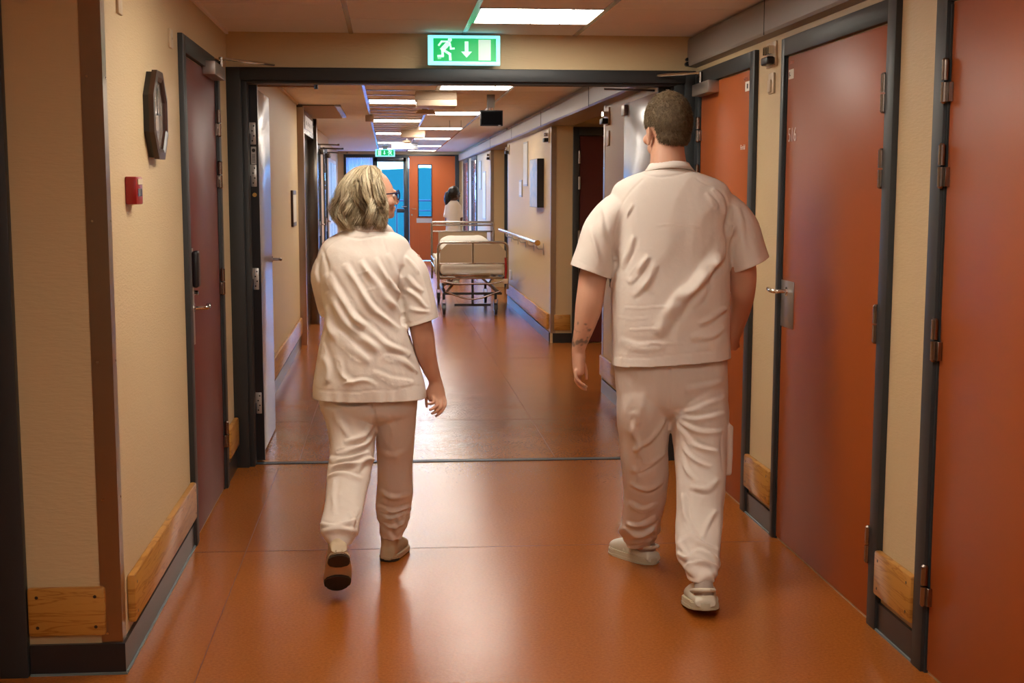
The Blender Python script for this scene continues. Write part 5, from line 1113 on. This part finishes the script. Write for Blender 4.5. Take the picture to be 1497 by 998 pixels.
# ------------------------------------------------------------------ the far person
def build_far():
    Y0 = 24.0; P = lambda x, y, Y=Y0: px(x, y, Y)
    t = thing('person', (P(664, 400).x, Y0, 0), 'far dark-haired person with a ponytail in white, facing the right wall beyond the bed', 'person', 'hospital staff in white')
    HM = Matrix.Translation(P(665, 286)) @ Rz(math.radians(-60)); b = B(); head(b, HM, 0.92)
    limb(b, [(P(664, 288), 0.05), (P(663, 297), 0.055), (P(662, 306), 0.09)], 14)
    loft2(b, rows([(303, 654, 671, .07, Y0), (325, 655, 671, .09, Y0), (345, 653, 672, .11, Y0), (360, 655, 671, .10, Y0)], 3), 16)
    for x0 in (658, 667): limb(b, [(P(x0, 352), 0.075), (P(x0, 382), 0.055), (P(x0, 408), 0.036), (P(x0+1, 411, Y0+0.08), 0.03)], 12)
    limb(b, [(P(670, 300), 0.045), (P(673, 318), 0.042), (P(673, 322, Y0+0.05), 0.038), (P(675, 326, Y0+0.2), 0.028), (P(676, 327, Y0+0.3), 0.03, 0.016)], 12)
    limb(b, [(P(656, 300), 0.045), (P(654, 318), 0.042), (P(655, 335, Y0+0.05), 0.034), (P(656, 342, Y0+0.1), 0.028)], 12)
    fingers(b, [[P(675, 326+k, Y0+0.3), P(676, 327+k, Y0+0.36), P(677, 328+k, Y0+0.38)] for k in range(4)] + [[P(656+k, 342, Y0+0.1), P(656+k, 348, Y0+0.11), P(657+k, 351, Y0+0.11)] for k in range(4)])
    put('body', remesh(b, 0.009, 2), M_SKINB, t)
    b = B(); ell(b, (0, -0.02, 0.052), (0.088, 0.106, 0.108), HM); limb(b, [(P(661, 281), 0.03), (P(656, 283), 0.055), (P(654, 292), 0.060), (P(655, 302), 0.03)], 14)
    me = remesh(b, 0.008, 2); co, no = getco(me); loc = np.array([HM.inverted() @ Vector(c) for c in co]); k_ = np.where((loc[:, 1] > 0.045) & (loc[:, 2] < 0.09), 1.0, 0.0); co = co - no*(k_*0.03)[:, None] + no*(0.006*np.array([noise.noise(Vector(c)*25) for c in co]))[:, None]; setco(me, co); put('hair', me, M_HAIRD, t)
    b = B(); loft2(b, rows([(293, 658, 668, .05, Y0), (298, 653, 672, .09, Y0), (312, 652, 673, .11, Y0), (330, 652, 673, .12, Y0), (345, 650, 674, .13, Y0)], 3), 20)
    limb(b, [(P(669, 300), 0.06), (P(672, 318), 0.065)], 14); limb(b, [(P(656, 300), 0.06), (P(653, 318), 0.062)], 14); put('shirt', remesh(b, 0.011, 3), M_COTTON, t)
    b = B(); loft2(b, rows([(340, 651, 673, .12, Y0), (356, 651, 673, .12, Y0)], 2), 18); 
    for x0 in (657, 667): limb(b, [(P(x0, 350), 0.095), (P(x0, 380), 0.075), (P(x0, 404), 0.065)], 14)
    put('trousers', remesh(b, 0.011, 3), M_COTTON2, t)
    for x0 in (657, 667): shoe(t, Matrix.Translation(Vector((P(x0, 412).x, Y0-0.05, 0))), 0.25, 0.1, M_SHOE, M_SOLEW, 'clog')
build_man(); build_woman(); build_far()

# ------------------------------------------------------------------ the hospital bed
M_BEDST = mat('bed_steel', (0.42, 0.37, 0.33), 0.25, metal=1.0); M_BEDPN = mat('bed_panel_tan', (0.42, 0.31, 0.20), 0.45); M_LINEN = mat('white_linen', (0.78, 0.74, 0.66), 0.8, bump=((25, 25, 25), 0.4, 0.008))
M_BEDDK = mat('bed_dark', (0.03, 0.03, 0.035), 0.35)
t = thing('hospital_bed', (1.0, 18.8, 0), 'steel hospital bed on castors with tan foot panels parked by the right wall', 'bed')
x0, x1, yf, yh = 0.605, 1.455, 17.70, 19.95
def hoop(xa, xb, y, zb, zt, r, R_=0.07):
    pts = [(xa, y, zb), (xa, y, zt-R_)] + [(xa+R_-R_*math.cos(a), y, zt-R_+R_*math.sin(a)) for a in (0.4, 0.8, 1.2, PI/2)] + [(xb-R_+R_*math.sin(a), y, zt-R_+R_*math.cos(a)) for a in (0, 0.4, 0.8, 1.2)] + [(xb, y, zt-R_), (xb, y, zb)]
    return B().tube(pts, r, 12)
fb = hoop(x0, x1, yf, 0.33, 0.905, 0.016).cyl((x0, yf, 0.645), (x1, yf, 0.645), 0.010).cyl(((x0+x1)/2, yf, 0.645), ((x0+x1)/2, yf, 0.90), 0.013).link('foot_frame', M_BEDST, t, smooth=True)
xm = (x0+x1)/2
for a_, b__ in ((x0+0.02, xm-0.015), (xm+0.015, x1-0.02)):
    ch = 0.09; left = a_ < xm-0.1
    poly = [(a_, 0.655), (b__, 0.655), (b__, 0.885), (a_+ch, 0.885), (a_, 0.885-ch)] if left else [(a_, 0.655), (b__, 0.655), (b__, 0.885-ch), (b__-ch, 0.885), (a_, 0.885)]
    B().prism(poly, 'y', yf-0.008, yf+0.008).link('foot_panel', M_BEDPN, fb)
hb_ = hoop(x0-0.01, x1-0.01, yh, 0.33, 1.10, 0.016, 0.03).cyl((x0, yh, 1.06), (x1, yh, 1.06), 0.012).cyl((x0, yh, 0.975), (x1, yh, 0.975), 0.011).link('head_frame', M_BEDST, t, smooth=True)
box('head_panel', M_BEDPN, x0+0.08, x1-0.10, yh-0.01, yh+0.01, 0.72, 0.965, hb_)
b = B(); b.box(x0+0.03, x1-0.03, yf+0.06, yh-0.06, 0.50, 0.64, 0.05, 4); b.link('mattress', M_LINEN, t, smooth=True)
b = B(); b.box(x0+0.0, x1-0.02, yf+0.10, yh-0.55, 0.615, 0.70, 0.035, 4)
bmesh.ops.subdivide_edges(b.bm, edges=b.bm.edges, cuts=6, use_grid_fill=True)
for v in b.bm.verts: v.co.z += 0.018*noise.noise(v.co*7); v.co.x += 0.010*noise.noise(v.co*9)
b.box(x0-0.012, x0+0.02, yf+0.3, yh-0.5, 0.46, 0.70, 0.012)
b.link('duvet', M_LINEN, t, smooth=True)
b = B(); ell_m = Matrix.Translation((xm+0.0, yh-0.34, 0.80)) @ Matrix.Rotation(0.35, 4, 'X') @ Matrix.Diagonal((0.34, 0.24, 0.09, 1))
bmesh.ops.create_uvsphere(b.bm, u_segments=32, v_segments=16, radius=1, matrix=Matrix.Identity(4))
for v in b.bm.verts:
    c = v.co; c.x = math.copysign(abs(c.x)**0.5, c.x); c.y = math.copysign(abs(c.y)**0.55, c.y)
    v.co = ell_m @ c; v.co.z += 0.015*noise.noise(v.co*9)
b.link('pillow', M_LINEN, t, smooth=True)
b = B()
for x in (x0+0.04, x1-0.04): b.box(x-0.02, x+0.02, yf+0.02, yh-0.02, 0.45, 0.49, 0.004)
for y in (yf+0.02, yf+0.7, yf+1.4, yh-0.06): b.box(x0+0.02, x1-0.02, y, y+0.04, 0.455, 0.485, 0.004)
b.link('bed_base', M_BEDST, t, smooth=True)
b = B()
for y in (yf+0.12, yh-0.25): b.box(x0+0.06, x1-0.06, y-0.02, y+0.02, 0.255, 0.285, 0.004)
for x in (x0+0.09, x1-0.09): b.box(x-0.02, x+0.02, yf+0.12, yh-0.25, 0.255, 0.285, 0.004)
b.box(xm-0.015, xm+0.015, yf+0.10, yf+0.13, 0.12, 0.45).box(x0+0.20, x1-0.20, yf+0.10, yf+0.13, 0.115, 0.145)
b.link('under_frame', M_BEDDK, t, smooth=True)
for sx, xx in ((1, x0+0.1), (-1, x1-0.1)):
    for y in (yf+0.25, yh-0.9):
        B().tube([(xx, y, 0.27), (xx+sx*0.10, y+0.25, 0.36), (xx, y+0.5, 0.46)], 0.016, 8).link('lift_arm', M_BEDST, t, smooth=True)
B().tube([(x0+0.08, yf+0.1, 0.30), (x0+0.30, yf+0.1, 0.22), (xm, yf+0.1, 0.20), (x1-0.30, yf+0.1, 0.22), (x1-0.08, yf+0.1, 0.30)], 0.011, 8).tube([(x0+0.05, yf-0.01, 0.43), (x0+0.2, yf-0.01, 0.40), (x1-0.2, yf-0.01, 0.40), (x1-0.05, yf-0.01, 0.43)], 0.010, 8).link('brake_bar', M_BEDST, t, smooth=True)
b = B(); b.box(x0+0.20, x1-0.22, yf-0.03, yf-0.01, 0.49, 0.53, 0.004); b.link('bed_clothes_shelf', M_BEDST, t, smooth=True)
for xx in (x0+0.07, x1-0.14):
    for y in (yf+0.10, yh-0.22):
        c = thing('castor', (xx, y, 0), None, None); c.parent = t; c.location = Vector((xx, y, 0)) - t.location
        B().cyl((xx, y-0.0, 0.20), (xx, y, 0.27), 0.018).prism([(y-0.05, 0.07), (y+0.05, 0.07), (y+0.03, 0.205), (y-0.03, 0.205)], 'x', xx-0.026, xx-0.020).prism([(y-0.05, 0.07), (y+0.05, 0.07), (y+0.03, 0.205), (y-0.03, 0.205)], 'x', xx+0.020, xx+0.026).link('fork', M_BEDDK, c, smooth=True)
        B().cyl((xx-0.018, y, 0.078), (xx+0.018, y, 0.078), 0.075, seg=24).link('wheel', M_BEDDK, c, smooth=True); B().cyl((xx-0.0275, y, 0.078), (xx+0.0275, y, 0.078), 0.018, seg=12).link('hub', M_ALU, c, smooth=True)
for y0_, y1_ in ((yf+0.45, yf+1.75),):
    B().tube([(x0-0.02, y0_, 0.50), (x0-0.03, y0_+0.05, 0.66), (x0-0.03, y1_-0.05, 0.66), (x0-0.02, y1_, 0.50)], 0.012, 8).tube([(x0-0.03, y0_+0.02, 0.58), (x0-0.03, y1_-0.02, 0.58)], 0.008, 8).link('side_rail', M_BEDST, t, smooth=True)
B().tube([(x1-0.03, yf-0.03, 0.42), (x1-0.02, yf-0.03, 0.60), (x1-0.03, yf-0.03, 0.72)], 0.012, 8).link('hand_control', M_RED, t, smooth=True)
B().box(x1-0.06, x1-0.0, yf-0.05, yf-0.01, 0.40, 0.46, 0.008).link('control_box', M_BEIGE, t, smooth=True)
